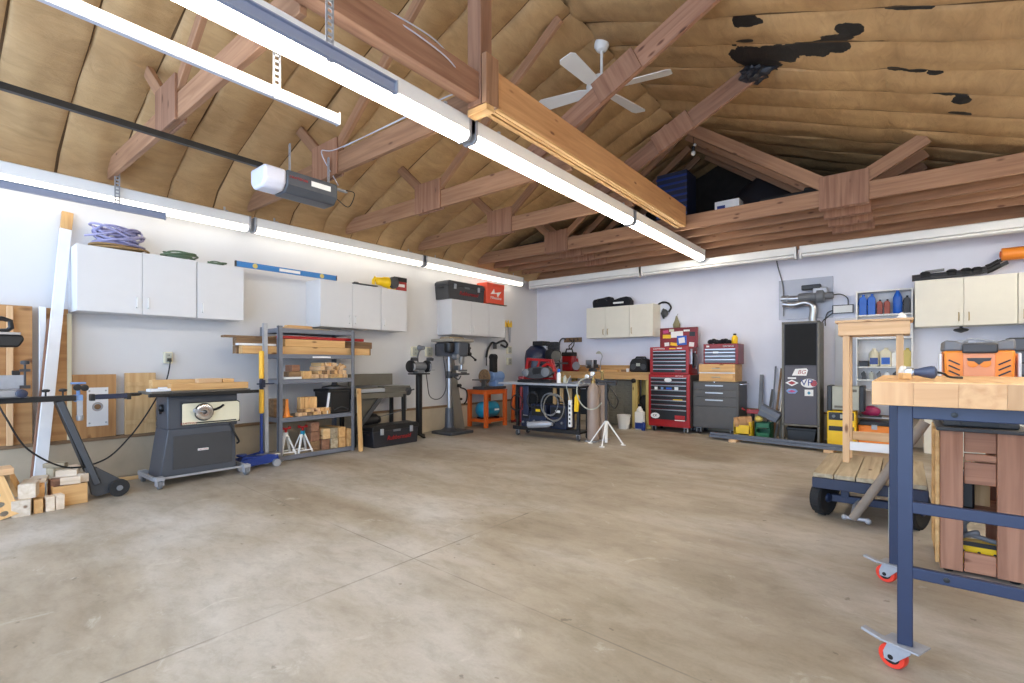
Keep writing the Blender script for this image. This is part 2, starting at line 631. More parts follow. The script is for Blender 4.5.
def slope(prof, y0, w, seed, breaks=(), DEP=.04):
    """one roof slope of bulging batts; prof = [(x, z)] from ridge to eave"""
    P = []
    for (a, b_), (c, d) in zip(prof, prof[1:]):
        n = max(2, int(math.hypot(c - a, d - b_) / .09))
        P += [(a + (c - a) * i / n, b_ + (d - b_) * i / n) for i in range(n)]
    P.append(prof[-1])
    mb = MB()
    bm = mb.bm
    rnd = random.Random(seed)
    ts = (0, .03, .07, .15, .27, .4, .5, .6, .73, .85, .93, .97)
    rows, kinds = [], []
    y = y0
    ks = []
    while y < YB:
        d = DEP * (1 + rnd.random() * .5)
        for q in ts:
            ks.append((y + q * w, 0 if q == 0 else d * math.sin(PI * q) ** .55, q == 0 or q == .97, y))
        y += w
    ks.append((YB, 0, True, y))
    grid = []
    for (yy, bul, seam, yb) in ks:
        col_ = []
        for i, (x, z) in enumerate(P):
            v = Vector((x * 2.1, yy * 5 + yb, z * 2.1 + seed))
            wob_ = NZ.noise(v) * .022 + NZ.noise(v * 3.1) * .010
            k = bul + (wob_ if bul else wob_ * .3)
            sy = NZ.noise(Vector((x * 1.3, yb * 9, seed))) * .014
            for bx_ in breaks:
                if abs(x - bx_(yb)) < .05:
                    k = 0
            i0, i1 = max(0, i - 1), min(len(P) - 1, i + 1)
            tx, tz = P[i1][0] - P[i0][0], P[i1][1] - P[i0][1]
            ln_ = math.hypot(tx, tz)
            nx, nz = tz / ln_, -tx / ln_
            if nz > 0:
                nx, nz = -nx, -nz
            col_.append(bm.verts.new((x + nx * k, min(YB, yy + sy), z + nz * k)))
        grid.append(col_)
    for a in range(len(grid) - 1):
        for i in range(len(P) - 1):
            f = bm.faces.new((grid[a][i], grid[a + 1][i], grid[a + 1][i + 1], grid[a][i + 1]))
            f.material_index = 1 if (ks[a][2] and ks[a][1] != 0) else 0
    return mb


cl = slope([(RX, RZ), (-5.35, RZ - PIT * 2.95), (-5.85, 2.96), (-6.0, 2.78)], -1.68, .43, 3).obj('ceiling', [M['kraft'], M['seam']])
struct(cl)
cr = slope([(RX, RZ), (XR + .05, RZ - PIT * (XR + .05 - RX))], -1.94, .4345, 11,
           breaks=(lambda y: -.10 + .02 * math.sin(y * 7),), DEP=.024).obj('ceiling', [M['kraft'], M['seam']])
struct(cr)
struct(MB().bx(RX - .05, RX + .05, YF, YB, RZ + .0, RZ + .03).obj('trim_3', M['seam']))
struct(MB().bx(XL + .02, XR, YB - .10, YB, 2.78, 3.02).obj('trim_4', M['fir_x']))
struct(MB().prism([(XL - .3, RZ - PIT * 3.9 + .03), (RX, RZ + .03), (XR + .3, RZ - PIT * 4.2 + .03), (XR + .3, RZ - PIT * 4.2 + .07), (RX, RZ + .07), (XL - .3, RZ - PIT * 3.9 + .07)], YF, YB + .15).obj('ceiling_light_block', M['brown_y']))  # unseen cover added above the batts to block sky light at the ridge
# storage deck over the far joists
struct(MB().bx(XL + .02, XR, 6.45, YB - .01, 3.02, 3.032).obj('ceiling_attic', M['ply_x']))

# ------------------------------------------------------------------ roof trusses
CZ = 2.92


def truss(Y, label, right=False, heel=None):
    T = thing('roof_truss', label, 'truss', (-4.22, Y, CZ), 0, 'wooden roof trusses')
    x0, z0 = -4.22, CZ

    def part(name, p, q, w=.04, h=.185, m='fir_x', up=(0, 0, 1), dy=0):
        d = Vector(q) - Vector(p)
        c = (Vector(p) + Vector(q)) / 2
        o = MB().bar((-d.length / 2, 0, 0), (d.length / 2, 0, 0), w, h).obj(name, M[m], T, bevel=.004)
        o.location = (c.x - x0, dy, c.z - z0)
        o.rotation_euler = (0, -math.atan2(d.z, d.x), 0)
        return o
    part('bottom_chord', (XL + .14, 0, CZ), (XR - .02 if right else -2.33, 0, CZ))
    zr = RZ - .06
    part('web', (-4.22, 0, CZ + .02), (-2.46, 0, zr - .06), h=.092)
    xs = -4.74
    part('web', (-4.22, 0, CZ + .05), (xs, 0, RZ - PIT * (RX - xs) - .03), h=.10)
    for dy in (-.03, .03):
        MB().box((0, 0, 0), (.42, .018, .33)).obj('gusset_plate', M['redwood_z'], T, bevel=.002, loc=(0, dy, .06))
    if right:
        part('web', (-.52, 0, CZ + .02), (-2.34, 0, zr - .06), h=.14)
        part('web', (-.52, 0, CZ + .05), (.17, 0, RZ - PIT * (.17 - RX) - .03), h=.14)
        for dy in (-.03, .03):
            MB().box((0, 0, 0), (.45, .018, .36)).obj('gusset_plate', M['redwood_z'], T, bevel=.002, loc=(-.52 - x0, dy, .05))
    return T, part


truss(1.26, 'reddish wooden truss nearest the camera, above the door opener rail')
truss(2.52, 'second wooden truss, meeting the post and carrying the white cables')
for Y, lb in ((3.78, 'wooden truss whose long brace runs up past the ceiling fan'), (5.04, 'wooden truss whose long brace ends in the black hole of the roof')):
    T, part = truss(Y, lb)
    sl = .47
    za = 3.218
    X0, X1 = -2.82, -1.04
    part('raised_brace', (X0, 0, za + sl * (X0 + 2.374)), (X1, 0, za + sl * (X1 + 2.374)), h=.18, dy=-.045, m='redwood_x')
    o = part('splice_plate', (-2.05, 0, za + sl * .324 + .01), (-1.68, 0, za + sl * .694 + .01), w=.02, h=.21, m='redwood_z', dy=-.077)
truss(6.4, 'full width wooden truss in front of the dark storage loft', True)
for Y, lb in ((6.82, 'wooden loft truss just behind the gusseted one'), (7.24, 'wooden loft truss in the middle of the row over the back cabinets'), (7.66, 'wooden loft truss nearest the back wall and its unlit light')):
    truss(Y, lb, True)

# centre beams and the hanging post
o = thing('ceiling_beam', 'pale wooden box beam running from the hanging post to the loft', 'beam', (-2.25, 4.44, 2.975))
for sx_ in (-1, 1):
    MB().bx(-.02, .02, -1.86, 1.86, -.118, .125).obj('side_board', M['amber_y'], o, bevel=.004, loc=(sx_ * .042, 0, 0))
MB().bx(-.058, -.02, -1.86, 1.86, -.135, -.118).bx(-.008, .018, -1.86, 1.86, -.13, -.118).bx(.03, .058, -1.86, 1.86, -.135, -.118).obj('bottom_strip', M['gold_y'], o, bevel=.002)
o = MB().bx(-.05, .05, -1.95, 1.22, -.09, .09).obj('ceiling_beam', M['redwood_y'], bevel=.004, loc=(-2.27, 1.25, 2.95))
tag(o, 'reddish wooden beam between the two nearest trusses with a cable on it', 'beam')
o = thing('hanging_post', 'short wooden post hanging from the ridge above the long light', 'post', (-2.25, 2.50, 2.83))
MB().bx(-.075, .045, -.075, .04, 0, 1.46).obj('upright', M['redwood_z'], o, bevel=.004)
MB().bx(.05, .09, -.07, .06, .0, .33).obj('side_block', M['fir_z'], o, bevel=.004)
MB().bx(-.09, .085, -.06, .02, -.045, -.002).obj('foot_block', M['gold_x'], o, bevel=.003)

# ------------------------------------------------------------------ lights


def strap_holes(mb, x, y, z0, z1, w=.032, axis='x'):
    """perforated angle iron as a thin strip with real slots between rungs"""
    n = max(2, int((z1 - z0) / .03))
    for sgn in (-1, 1):
        if axis == 'x':
            mb.bx(x + sgn * w * .36 - .005, x + sgn * w * .36 + .005, y - .002, y + .002, z0, z1)
        else:
            mb.bx(x - .002, x + .002, y + sgn * w * .36 - .005, y + sgn * w * .36 + .005, z0, z1)
    for i in range(n + 1):
        z = z0 + (z1 - z0) * i / n
        if axis == 'x':
            mb.bx(x - w * .36, x + w * .36, y - .002, y + .002, z - .007, z + .007)
        else:
            mb.bx(x - .002, x + .002, y - w * .36, y + w * .36, z - .007, z + .007)
    return mb


def light(label, loc, rz, length, lit, group, hang=.16, tilt=0):
    T = thing('fluorescent_light', label, 'light', loc, rz, group, rot=(tilt, 0, rz))
    h = length / 2
    MB().prism([(-.066, .028), (-.066, .125), (-.05, .135), (.05, .135), (.066, .125), (.066, .028)], -h, h, 'yz').obj('housing', M['white'], T, bevel=.004)
    if lit:
        MB().prism([(-.05, .03), (-.047, -.008), (-.03, -.03), (.03, -.03), (.047, -.008), (.05, .03)], -h + .025, h - .025, 'yz').obj('diffuser', M[lit], T)
    else:
        for s_ in (-1, 1):
            MB().lathe([(.013, -h + .03), (.019, -h + .035), (.019, h - .035), (.013, h - .03)], (0, s_ * .04, .005), 'x', 12).obj('tube', M['white'], T)
    for s_ in (-1, 1):
        MB().prism([(-.068, .13), (-.068, -.006), (-.045, -.034), (.045, -.034), (.068, -.006), (.068, .13)], -.012, .012, 'yz').obj('end_cap', M['galv'] if lit else M['white'], T, bevel=.002, loc=(s_ * (h - .012), 0, 0))
    for s_ in ((-.8, .8) if hang else ()):
        MB().bx(-.01, .01, -.002, .002, .13, .13 + hang).bx(-.012, .012, -.07, .07, .128, .138).obj('hanger', M['galv'], T, loc=(s_ * h, 0, 0))
    return T


for k, (y0, y1) in enumerate(((.02, 2.53), (2.57, 5.19), (5.23, 7.72))):
    light(('lit hanging strip light nearest the camera, crossing under the first trusses', 'lit hanging strip light in the middle of the ceiling row',
           'lit hanging strip light farthest along the centre row, ending at the back wall')[k], (-2.45, (y0 + y1) / 2, 2.70), PI / 2, y1 - y0, 'tube_lit', 'lit strip lights of the centre row', .03)
for k, (y0, y1) in enumerate(((-.05, 2.49), (2.53, 5.03), (5.07, 7.55))):
    light(('lit strip light along the left wall nearest the camera, above the coiled hose', 'lit strip light along the left wall above the blue level',
           'lit strip light along the left wall ending near the back corner')[k], (-5.80, (y0 + y1) / 2, 2.615), PI / 2, y1 - y0, 'tube_lit_wall', 'lit strip lights along the left wall', .06)
for k, (x0, x1) in enumerate(((-5.80, -3.50), (-3.46, -1.18), (-1.14, 1.3))):
    light(('unlit strip light on the back wall at the left corner', 'unlit strip light on the back wall above the red tool chest',
           'unlit strip light on the back wall above the cream cabinets')[k], ((x0 + x1) / 2, 7.86, 2.585), 0, x1 - x0, None, 'unlit strip lights along the back wall', 0)

for k, (y0, y1) in enumerate(((-.05, 2.49), (2.53, 5.03), (5.07, 7.55))):      # unseen row added to brighten the right side and back of the room
    light('added unseen strip light high on the right wall, brightening the back of the room', (1.36, (y0 + y1) / 2, 2.60), PI / 2, y1 - y0, 'tube_lit', 'added strip lights along the right wall', .04)

# ------------------------------------------------------------------ garage door tracks and openers


def track(label, x, z, m, hx, ztop, flip=1):
    T = thing('garage_door_track', label, 'track', (x, 0, z))
    MB().bx(-.003, .003, -1.6, 1.66, -.03, .03).bx(-.003, .022 * flip, -1.6, 1.66, .026, .032).bx(-.003, .022 * flip, -1.6, 1.66, -.032, -.026).obj('rail', M[m], T)
    strap_holes(MB(), -.006 * flip, 1.28, -.03, ztop - z, .045, 'y').obj('hanger', M['galv'], T)
    MB().bx(-.02, .02, -.003, .003, -.036, .036).obj('end_bracket', M['galv'], T, loc=(.006 * flip, 1.655, 0))
    return T


track('grey garage door track below the near left wall light', -5.70, 2.545, 'track_grey', 0, 2.86)
track('bright white garage door track hanging free beside the long light', -2.65, 2.56, 'track_white', 0, 2.92, -1)
track('grey garage door track alongside the lit centre light', -2.12, 2.56, 'track_grey', 0, 2.94)

T = thing('garage_door_opener', 'grey garage door opener with a white light cover, hanging on a perforated bar', 'door opener', (-4.09, 2.12, 2.60))
MB().prism([(-.13, .09), (-.13, -.03), (-.075, -.09), (.085, -.09), (.135, -.03), (.135, .09)], -.12, .34).obj('motor_housing', M['saw_grey'], T, bevel=.012)
MB().prism([(-.125, .088), (-.125, -.03), (-.07, -.085), (.08, -.085), (.13, -.03), (.13, .088)], -.30, -.122).obj('light_cover', M['opener_lens'], T, bevel=.02)
MB().bx(-.015, .015, -.28, .52, .094, .100).bx(-.018, -.013, -.28, .52, .094, .122).obj('mounting_bar', M['galv'], T)
txt('CRAFTSMAN', .028, M['red'], T, (.137, -.02, .035), (PI / 2, 0, PI / 2))
MB().bx(-.001, .001, .09, .27, -.022, .022).obj('label_plate', M['paper'], T, loc=(.137, 0, .030))
MB().bx(-.018, .018, -3.6, -.26, .085, .125).obj('drive_rail', M['black'], T)
MB().tube(spline([(.1, .34, -.02), (.13, .45, -.08), (.12, .52, .06), (.02, .5, .11)]), .004, 6).obj('power_cord', M['black'], T)
for s_ in (-1, 1):
    strap_holes(MB(), .0, .18 * s_ + .1, .10, .36, .03, 'x').obj('hanger', M['galv'], T, loc=(.0, .05, 0))

o = MB().bx(-.06, .06, -.09, .09, -.06, .05).bx(-.045, .045, -.07, .07, -.085, -.06).obj('junction_box', M['dark_grey'], bevel=.006, loc=(-2.30, 1.46, 3.09))
tag(o, 'dark electrical junction box on top of the near beam', 'junction box')
o = MB().tube(spline([(-2.29, 1.55, 3.055), (-2.22, 1.8, 3.047), (-2.23, 2.1, 3.05), (-2.30, 2.33, 2.98), (-2.40, 2.45, 2.97), (-2.6, 2.488, 3.03), (-3.2, 2.488, 3.022), (-4.0, 2.47, 3.022), (-4.12, 2.4, 3.0), (-4.09, 2.55, 2.74)]), .004, 6).tube(
    spline([(-2.28, 1.56, 3.05), (-2.205, 1.9, 3.0), (-2.22, 2.2, 2.97), (-2.36, 2.40, 2.93), (-2.42, 2.46, 2.99), (-2.7, 2.484, 3.025), (-3.9, 2.482, 3.02)]), .004, 6).obj('white_cable', M['track_white'])
tag(o, 'thin white cables stapled along the near beam and the second truss', 'cable')

T = thing('torn_plastic', 'crumpled black plastic hanging where the long brace meets the roof', 'plastic', (-1.10, 4.99, 3.79))
mb = MB()
rn = random.Random(9)
g_ = bmesh.ops.create_icosphere(mb.bm, subdivisions=3, radius=1)
for v in g_['verts']:
    k = 1 + .45 * NZ.noise(v.co * 2.6) + .25 * NZ.noise(v.co * 6)
    v.co = Vector((v.co.x * .13 * k, v.co.y * .10 * k, v.co.z * .075 * k))
mb.obj('bundle', M['tarp'], T, smooth=False)
MB().prism([(.05, .0), (.22, .02), (.34, .055), (.36, .05), (.24, -.005), (.08, -.04)], -.03, .0).obj('ragged_strip', M['tarp'], T)

# ------------------------------------------------------------------ ceiling fan
T = thing('ceiling_fan', 'white four-blade ceiling fan hanging from the roof ridge', 'fan', (-2.39, 4.44, 3.88))
MB().lathe([(.02, .36), (.05, .37), (.075, .41), (.07, .46), (.03, .50)]).obj('canopy', M['white'], T)
MB().lathe([(.014, .05), (.014, .37)], n=10).obj('down_rod', M['white'], T)
MB().lathe([(.02, .12), (.06, .11), (.14, .065), (.155, .01), (.135, -.045), (.07, -.065), (.06, -.1), (.025, -.115)], n=24).obj('motor', M['white'], T)
for k in range(4):
    a = R((12, 80, 190, 270)[k])
    bl = MB().prism([(.14, -.045), (.22, -.068), (.64, -.085), (.68, -.06), (.68, .06), (.64, .085), (.22, .068), (.14, .045)], -.005, .005, 'xy').obj('blade', M['white'], T, bevel=.003, loc=(0, 0, -.02), rot=(R(12), 0, a))
    MB().bx(.06, .2, -.02, .02, .005, .014).obj('blade_iron', M['white'], bl)

# ================================================================== LEFT WALL
# ------------------------------------------------------------------ wall cabinets


def cabinet(label, loc, rz, w, h, doors, handles, m='lam_white', group=None, depth=.32, cap=None):
    T = thing('wall_cabinet', label, 'cabinet', loc, rz, group)
    MB().bx(.002, w - .002, .0, depth, 0, h).obj('body', M[m], T, bevel=.003)
    x = 0
    for dw, hs in zip(doors, handles):
        d = MB().bx(.002, dw - .002, -.019, -.001, .003, h - .003).obj('door', M[m], T, bevel=.002, loc=(x, 0, 0))
        hx = .045 if hs < 0 else dw - .045
        MB().tube([(hx, -.019, .06), (hx, -.043, .068), (hx, -.046, .11), (hx, -.043, .152), (hx, -.019, .16)], .0055, 6).obj('handle', M['brass'] if m == 'lam_cream' else M['white'], d)
        x += dw
    if cap:
        MB().bx(-.01, w + .02, -.05, depth, h, h + .012).obj('top_board', M[cap], T)
    return T


Lx = -5.68
gl = 'white cabinets along the left wall'
cabinet('white double-door wall cabinet under the coiled purple hose', (Lx, .985, 1.56), LEFT, .935, .59, (.475, .46), (1, -1), group=gl)
cabinet('white single-door wall cabinet under the green rope, left of the level', (Lx, 1.925, 1.56), LEFT, .455, .58, (.455,), (-1,), group=gl)
cabinet('white double-door wall cabinet above the grey lumber rack', (Lx, 3.28, 1.555), LEFT, .905, .59, (.4525, .4525), (1, -1), group=gl)
cabinet('white single-door wall cabinet with yellow tools and a box on top', (Lx, 4.188, 1.555), LEFT, .452, .59, (.452,), (-1,), group=gl)
cabinet('white double-door wall cabinet under the dark grey tote', (Lx, 5.54, 1.56), LEFT, .905, .57, (.46, .445), (1, -1), group=gl)
cabinet('white single-door wall cabinet under the red case near the corner', (Lx, 6.447, 1.56), LEFT, .44, .57, (.44,), (1,), group=gl, cap='brown_x')
gb = 'cream cabinets along the back wall'
cabinet('cream double-door wall cabinet with black bags on top', (-4.63, 8.03, 1.555), 0, .86, .56, (.40, .46), (1, -1), 'lam_cream', gb)
cabinet('cream single-door wall cabinet left of the hanging black tool', (-3.77, 8.03, 1.555), 0, .43, .56, (.43,), (-1,), 'lam_cream', gb)
cabinet('cream double-door wall cabinet under the dark roof rack bars', (.095, 8.03, 1.55), 0, .915, .585, (.457, .457), (1, -1), 'lam_cream', gb)
cabinet('cream wall cabinet cut by the right edge of the photo, under the orange tube', (1.012, 8.03, 1.55), 0, .46, .585, (.46,), (-1,), 'lam_cream', gb)

# ------------------------------------------------------------------ on top of the left cabinets


def coil(name, label, cat, loc, m, rx, ry, h, n, r, seed, rz=0, jit=.12):
    rnd = random.Random(seed)
    mb = MB()
    pts = []
    for k in range(n * 14):
        a = 2 * PI * k / 14
        turn = k / 14
        f = 1 + jit * math.sin(turn * 2.4 + a * .35) - .35 * abs(math.sin(turn * 1.3 + seed))
        z = r + (h - 2 * r) * (.5 + .5 * math.sin(turn * 1.17 + .9 * math.sin(a + turn)))
        pts.append((rx * f * math.cos(a) + .02 * math.sin(turn * 3), ry * f * math.sin(a), z))
    mb.tube(spline(pts, 2), r, 6)
    o = mb.obj(name, M[m], loc=loc, rot=(0, 0, rz))
    return tag(o, label, cat)


coil('coiled_rope', 'brown rope coil lying under the purple hose on the cabinet', 'rope', (-5.79, 1.30, 2.149), 'rope', .14, .23, .05, 5, .010, 2, 0)
coil('coiled_hose', 'coil of pale purple hose on the leftmost cabinet', 'hose', (-5.80, 1.30, 2.197), 'purple_hose', .13, .20, .18, 16, .0095, 5, 0, .18)
coil('coiled_rope', 'tangled green rope on the cabinets left of the level', 'rope', (-5.74, 1.80, 2.149), 'green_rope', .11, .16, .07, 7, .008, 8)
coil('coiled_twine', 'small dark cord coil at the end of the green rope', 'cord', (-5.74, 2.13, 2.139), 'green_rope', .07, .09, .04, 4, .006, 9)

T = thing('spirit_level', 'long blue spirit level bridging the gap between white cabinets', 'level', (-5.64, 2.885, 2.144), LEFT)
MB().bx(-.60, .60, -.012, .012, 0, .012).bx(-.60, .60, -.012, .012, .048, .06).bx(-.60, -.30, -.006, .006, 0, .06).bx(.30, .60, -.006, .006, 0, .06).bx(-.26, .26, -.006, .006, .012, .014).bx(-.30, -.13, -.006, .006, .012, .048).bx(.13, .30, -.006, .006, .012, .048).obj('frame', M['level_blue'], T)
for x in (-.40, .40):
    MB().lathe([(.026, -.014), (.026, .014)], (x, 0, .03), 'y', 16).obj('vial', M['yellow_oil'], T)
MB().bx(-.12, .12, -.010, .010, .014, .046).obj('vial', M['paper'], T)
MB().bx(-.605, -.595, -.014, .014, 0, .062).bx(.595, .605, -.014, .014, 0, .062).obj('end_cap', M['black'], T)

o = MB().box((0, 0, 0), (.38, .05, .012)).box((-.14, 0, .012), (.06, .03, .012)).obj('flat_bar', M['dark_grey'], bevel=.003, loc=(-5.66, 3.93, 2.152), rot=(0, 0, LEFT))
tag(o, 'thin dark bar lying on the cabinet left of the yellow tool', 'bar')
T = thing('yellow_power_tool', 'yellow and grey power tool lying on the cabinet beside a red box', 'power tool', (-5.66, 4.23, 2.146), LEFT)
T.scale = (1, 1, 1.3)
MB().lathe([(.028, -.12), (.04, -.11), (.045, -.04), (.055, .0), (.06, .07), (.045, .09)], (0, 0, .062), 'x', 14).obj('body', M['yellow'], T)
MB().tube([(-.10, 0, .05), (-.15, 0, .09), (-.17, 0, .06), (-.17, 0, .02)], .022, 8).obj('grip', M['yellow'], T)
MB().lathe([(.03, -.07), (.066, -.06), (.066, .0), (.04, .012)], (.15, 0, .066), 'y', 18).obj('guard', M['dark_grey'], T)
T = thing('tool_box', 'small red, black and yellow printed box at the end of the white cabinet', 'box', (-5.68, 4.55, 2.146), LEFT)
MB().bx(-.10, .10, 0, .2, 0, .185).obj('carton', M['red'], T, bevel=.002)
MB().bx(-.102, .102, -.002, .2, .125, .187).obj('lid', M['black_matte'], T)
MB().bx(-.103, -.10, -.001, .2, 0, .185).obj('side_print', M['yellow'], T)
MB().bx(-.09, .06, -.003, 0, .05, .09).obj('label_print', M['paper'], T)
T = thing('storage_tote', 'dark grey latched tote with red lettering on the cabinet near the corner', 'tote', (-5.70, 5.93, 2.131), LEFT)


def tote(T, w, d, h, m, lid_m):
    MB().prism([(-w / 2 + .02, 0), (w / 2 - .02, 0), (w / 2, h * .74), (-w / 2, h * .74)], 0, d).obj('body', M[m], T, bevel=.008)
    MB().prism([(-w / 2 - .008, h * .74), (w / 2 + .008, h * .74), (w / 2 + .004, h * .9), (w / 2 - .035, h), (-w / 2 + .035, h), (-w / 2 - .004, h * .9)], -.008, d).obj('lid', M[lid_m], T, bevel=.008)
    for s_ in (-1, 1):
        MB().bx(-.024, .024, -.022, -.006, -.05, .03).bx(-.018, .018, -.028, -.02, -.012, .012).obj('latch', M['galv'], T, bevel=.003, loc=(s_ * w * .32, 0, h * .74))
    MB().bx(-.06, .06, -.016, -.004, 0, .028).obj('front_grip', M['mid_grey'], T, bevel=.004, loc=(0, 0, h * .66))
    MB().tube([(-w / 2 + .005, d * .3, h * .62), (-w / 2 - .02, d * .35, h * .62), (-w / 2 - .02, d * .65, h * .62), (-w / 2 + .005, d * .7, h * .62)], .012, 6).obj('side_grip', M['black'], T)
    txt('Rubbermaid', w * .105, M['red'], T, (w * .05, -.005, h * .38), shear=.25, ex=.002)


tote(T, .88, .30, .30, 'dark_grey', 'dark_grey')
T = thing('tool_case', 'bright red tool case with a white logo on the corner cabinet', 'case', (-5.69, 6.66, 2.143), LEFT)
MB().bx(-.24, .24, 0, .24, 0, .36).obj('body', M['packout'], T, bevel=.015)
MB().bx(-.245, .245, -.006, .24, .29, .37).obj('lid', M['packout'], T, bevel=.012)
MB().tube([(-.1, -.004, .33), (-.09, -.03, .345), (.09, -.03, .345), (.1, -.004, .33)], .01, 6).obj('handle', M['packout'], T)
MB().prism([(-.14, .17), (-.05, .27), (-.03, .20), (.15, .235), (.05, .13), (.03, .19)], -.004, 0).obj('logo', M['paper'], T)
txt('Milwaukee', .07, M['paper'], T, (0, -.003, .11), shear=.2)

# ------------------------------------------------------------------ boards against the left wall
gp = 'plywood panels against the left wall'
o = MB().bx(-.02, .02, -.6, .19, 0, 1.19).obj('plywood_panel', M['ply_y'], bevel=.002, loc=(-5.95, .55, .402))
tag(o, 'wide orange-brown plywood panel behind the mitre saw', 'panel', gp)
o = MB().bx(-.015, .015, -.02, .02, 0, 1.18).obj('wood_batten', M['newpine_z'], bevel=.003, loc=(-5.91, .60, .402))
tag(o, 'upright pale batten on the plywood behind the mitre saw', 'batten')
o = MB().bx(-.02, .02, -.08, .09, 0, 1.185).obj('plywood_panel', M['ply_y'], bevel=.002, loc=(-5.95, .885, .402))
tag(o, 'narrow orange-brown plywood strip between two white boards', 'panel', gp)
o = MB().bx(-.012, .012, -.022, .022, 0, 1.19).obj('white_batten', M['white_paint'], bevel=.002, loc=(-5.90, .80, .402))
tag(o, 'thin upright white batten left of the leaning white plank', 'batten')
o = MB().bx(-.01, .01, -.016, .016, 0, 1.145).obj('white_batten', M['cream_plastic'], bevel=.002, loc=(-5.93, .982, .402))
tag(o, 'thin cream batten right of the leaning plank, under the cabinet', 'batten')
# leaning plank: painted face, raw top end
T = thing('leaning_plank', 'tall white-painted plank with a raw wood tip leaning on the left wall', 'plank', (-5.66, .74, 0))
a, bq = Vector((0, 0, .004)), Vector((-.30, .235, 2.47))
d = (bq - a)
MB().bar(a, a + d * .935, .08, .038, (1, 0, 0)).obj('painted_face', M['white_paint'], T, bevel=.003)
MB().bar(a + d * .935, bq, .08, .038, (1, 0, 0)).obj('raw_tip', M['gold_z'], T, bevel=.003)
MB().bar(a + Vector((-.036, -.012, 0)), a + d * .6 + Vector((-.036, -.012, 0)), .085, .03, (1, 0, 0)).obj('backing_board', M['redwood_z'], T, bevel=.003)

o = MB().bx(-.018, .018, -.16, .16, 0, .59).obj('plywood_panel', M['ply_z'], bevel=.002, loc=(-5.94, 1.16, .402))
tag(o, 'square plywood piece holding a white router plate on the sill', 'panel', gp)
T = thing('router_plate', 'white square plate with a round hole fixed to the plywood', 'plate', (-5.918, 1.18, .51), LEFT)
ring = [(.062 * math.cos(2 * PI * k / 24), .062 * math.sin(2 * PI * k / 24)) for k in range(24)]
mb = MB()
sq = []
cn = math.atan2(.18, .078)
an = sorted([2 * PI * k / 24 for k in range(24)] + [cn, PI - cn, PI + cn, 2 * PI - cn])
ring = [(.042 * math.cos(a_), .042 * math.sin(a_)) for a_ in an]
for a_ in an:
    c_, s_ = math.cos(a_), math.sin(a_)
    q = 1 / max(abs(c_) / .078, abs(s_) / .18)
    sq.append((c_ * q, s_ * q))
for k in range(len(an)):
    j = (k + 1) % len(an)
    mb.prism([ring[k], ring[j], sq[j], sq[k]], -.006, .004)
mb.obj('plate', M['white_paint'], T, loc=(0, 0, .18), smooth=False)
MB().lathe([(.036, -.002), (.04, .003)], (0, 0, .18), 'y', 20).obj('insert_ring', M['galv'], T)
MB().lathe([(.025, -.004), (.025, .003)], (0, 0, .18), 'y', 16).obj('centre_hole', M['brown_x'], T)
for x in (-.06, .06):
    for z in (.03, .33):
        MB().ball((x, -.006, z), .008, 8).obj('screw', M['steel'], T)
o = MB().bx(-.018, .018, -.13, .12, 0, .6).bx(.018, .03, -.12, .12, .1, .14).bx(.018, .03, -.12, .12, .47, .51).obj('plywood_panel', M['pine_z'], bevel=.002, loc=(-5.94, 1.52, .402))
tag(o, 'pale pine panel with cross battens left of the table saw', 'panel', gp)
o = MB().bx(-.02, .02, -.24, .24, 0, .03).obj('floor_stick', M['pine_y'], bevel=.003, loc=(-5.72, 1.33, 0), rot=(0, 0, R(-6)))
tag(o, 'thin pine stick on the floor along the left wall', 'stick')

# outlets


def outlet(label, loc, rz, w=.075, h=.12):
    T = thing('wall_outlet', label, 'outlet', loc, rz, 'wall outlets')
    MB().bx(-w / 2, w / 2, -.045, 0, -h / 2, h / 2).obj('box', M['cream_plastic'], T, bevel=.004)
    MB().bx(-w / 2 + .01, w / 2 - .01, -.05, -.044, -h / 2 + .012, h / 2 - .012).obj('face_plate', M['putty'], T, bevel=.002)
    for z in (-.025, .025):
        MB().bx(-.008, -.004, -.052, -.049, z - .008, z + .008).bx(.004, .008, -.052, -.049, z - .008, z + .008).obj('socket', M['black'], T)
    return T


outlet('beige wall outlet with a black plug above the table saw', (-6.0, 1.76, 1.155), LEFT)
outlet('pale wall outlet left of the bench grinder lamp', (-6.0, 5.05, 1.28), LEFT, .13, .15)
outlet('pale wall outlet between the grinder and the drill press', (-6.0, 5.34, 1.28), LEFT, .13, .15)
outlet('upper pale outlet on the left wall by the corner saws', (-6.0, 7.39, 1.35), LEFT, .12, .14)
outlet('lower pale outlet on the left wall by the corner saws', (-6.0, 7.39, 1.13), LEFT, .12, .14)
o = MB().tube(spline([(-5.945, 1.76, 1.13), (-5.91, 1.76, 1.10), (-5.925, 1.74, .95), (-5.93, 1.70, .85), (-5.70, 1.50, .60), (-5.45, 1.30, .42), (-5.30, 1.10, .28), (-5.2, .85, .27), (-5.15, .62, .45), (-5.12, .5, .70), (-5.13, .45, .835)]), .007, 6).bx(-5.955, -5.915, 1.745, 1.775, 1.12, 1.15).obj('sagging_cable', M['black'])
tag(o, 'black power cord sagging from the wall outlet to the mitre saw stand', 'cord')

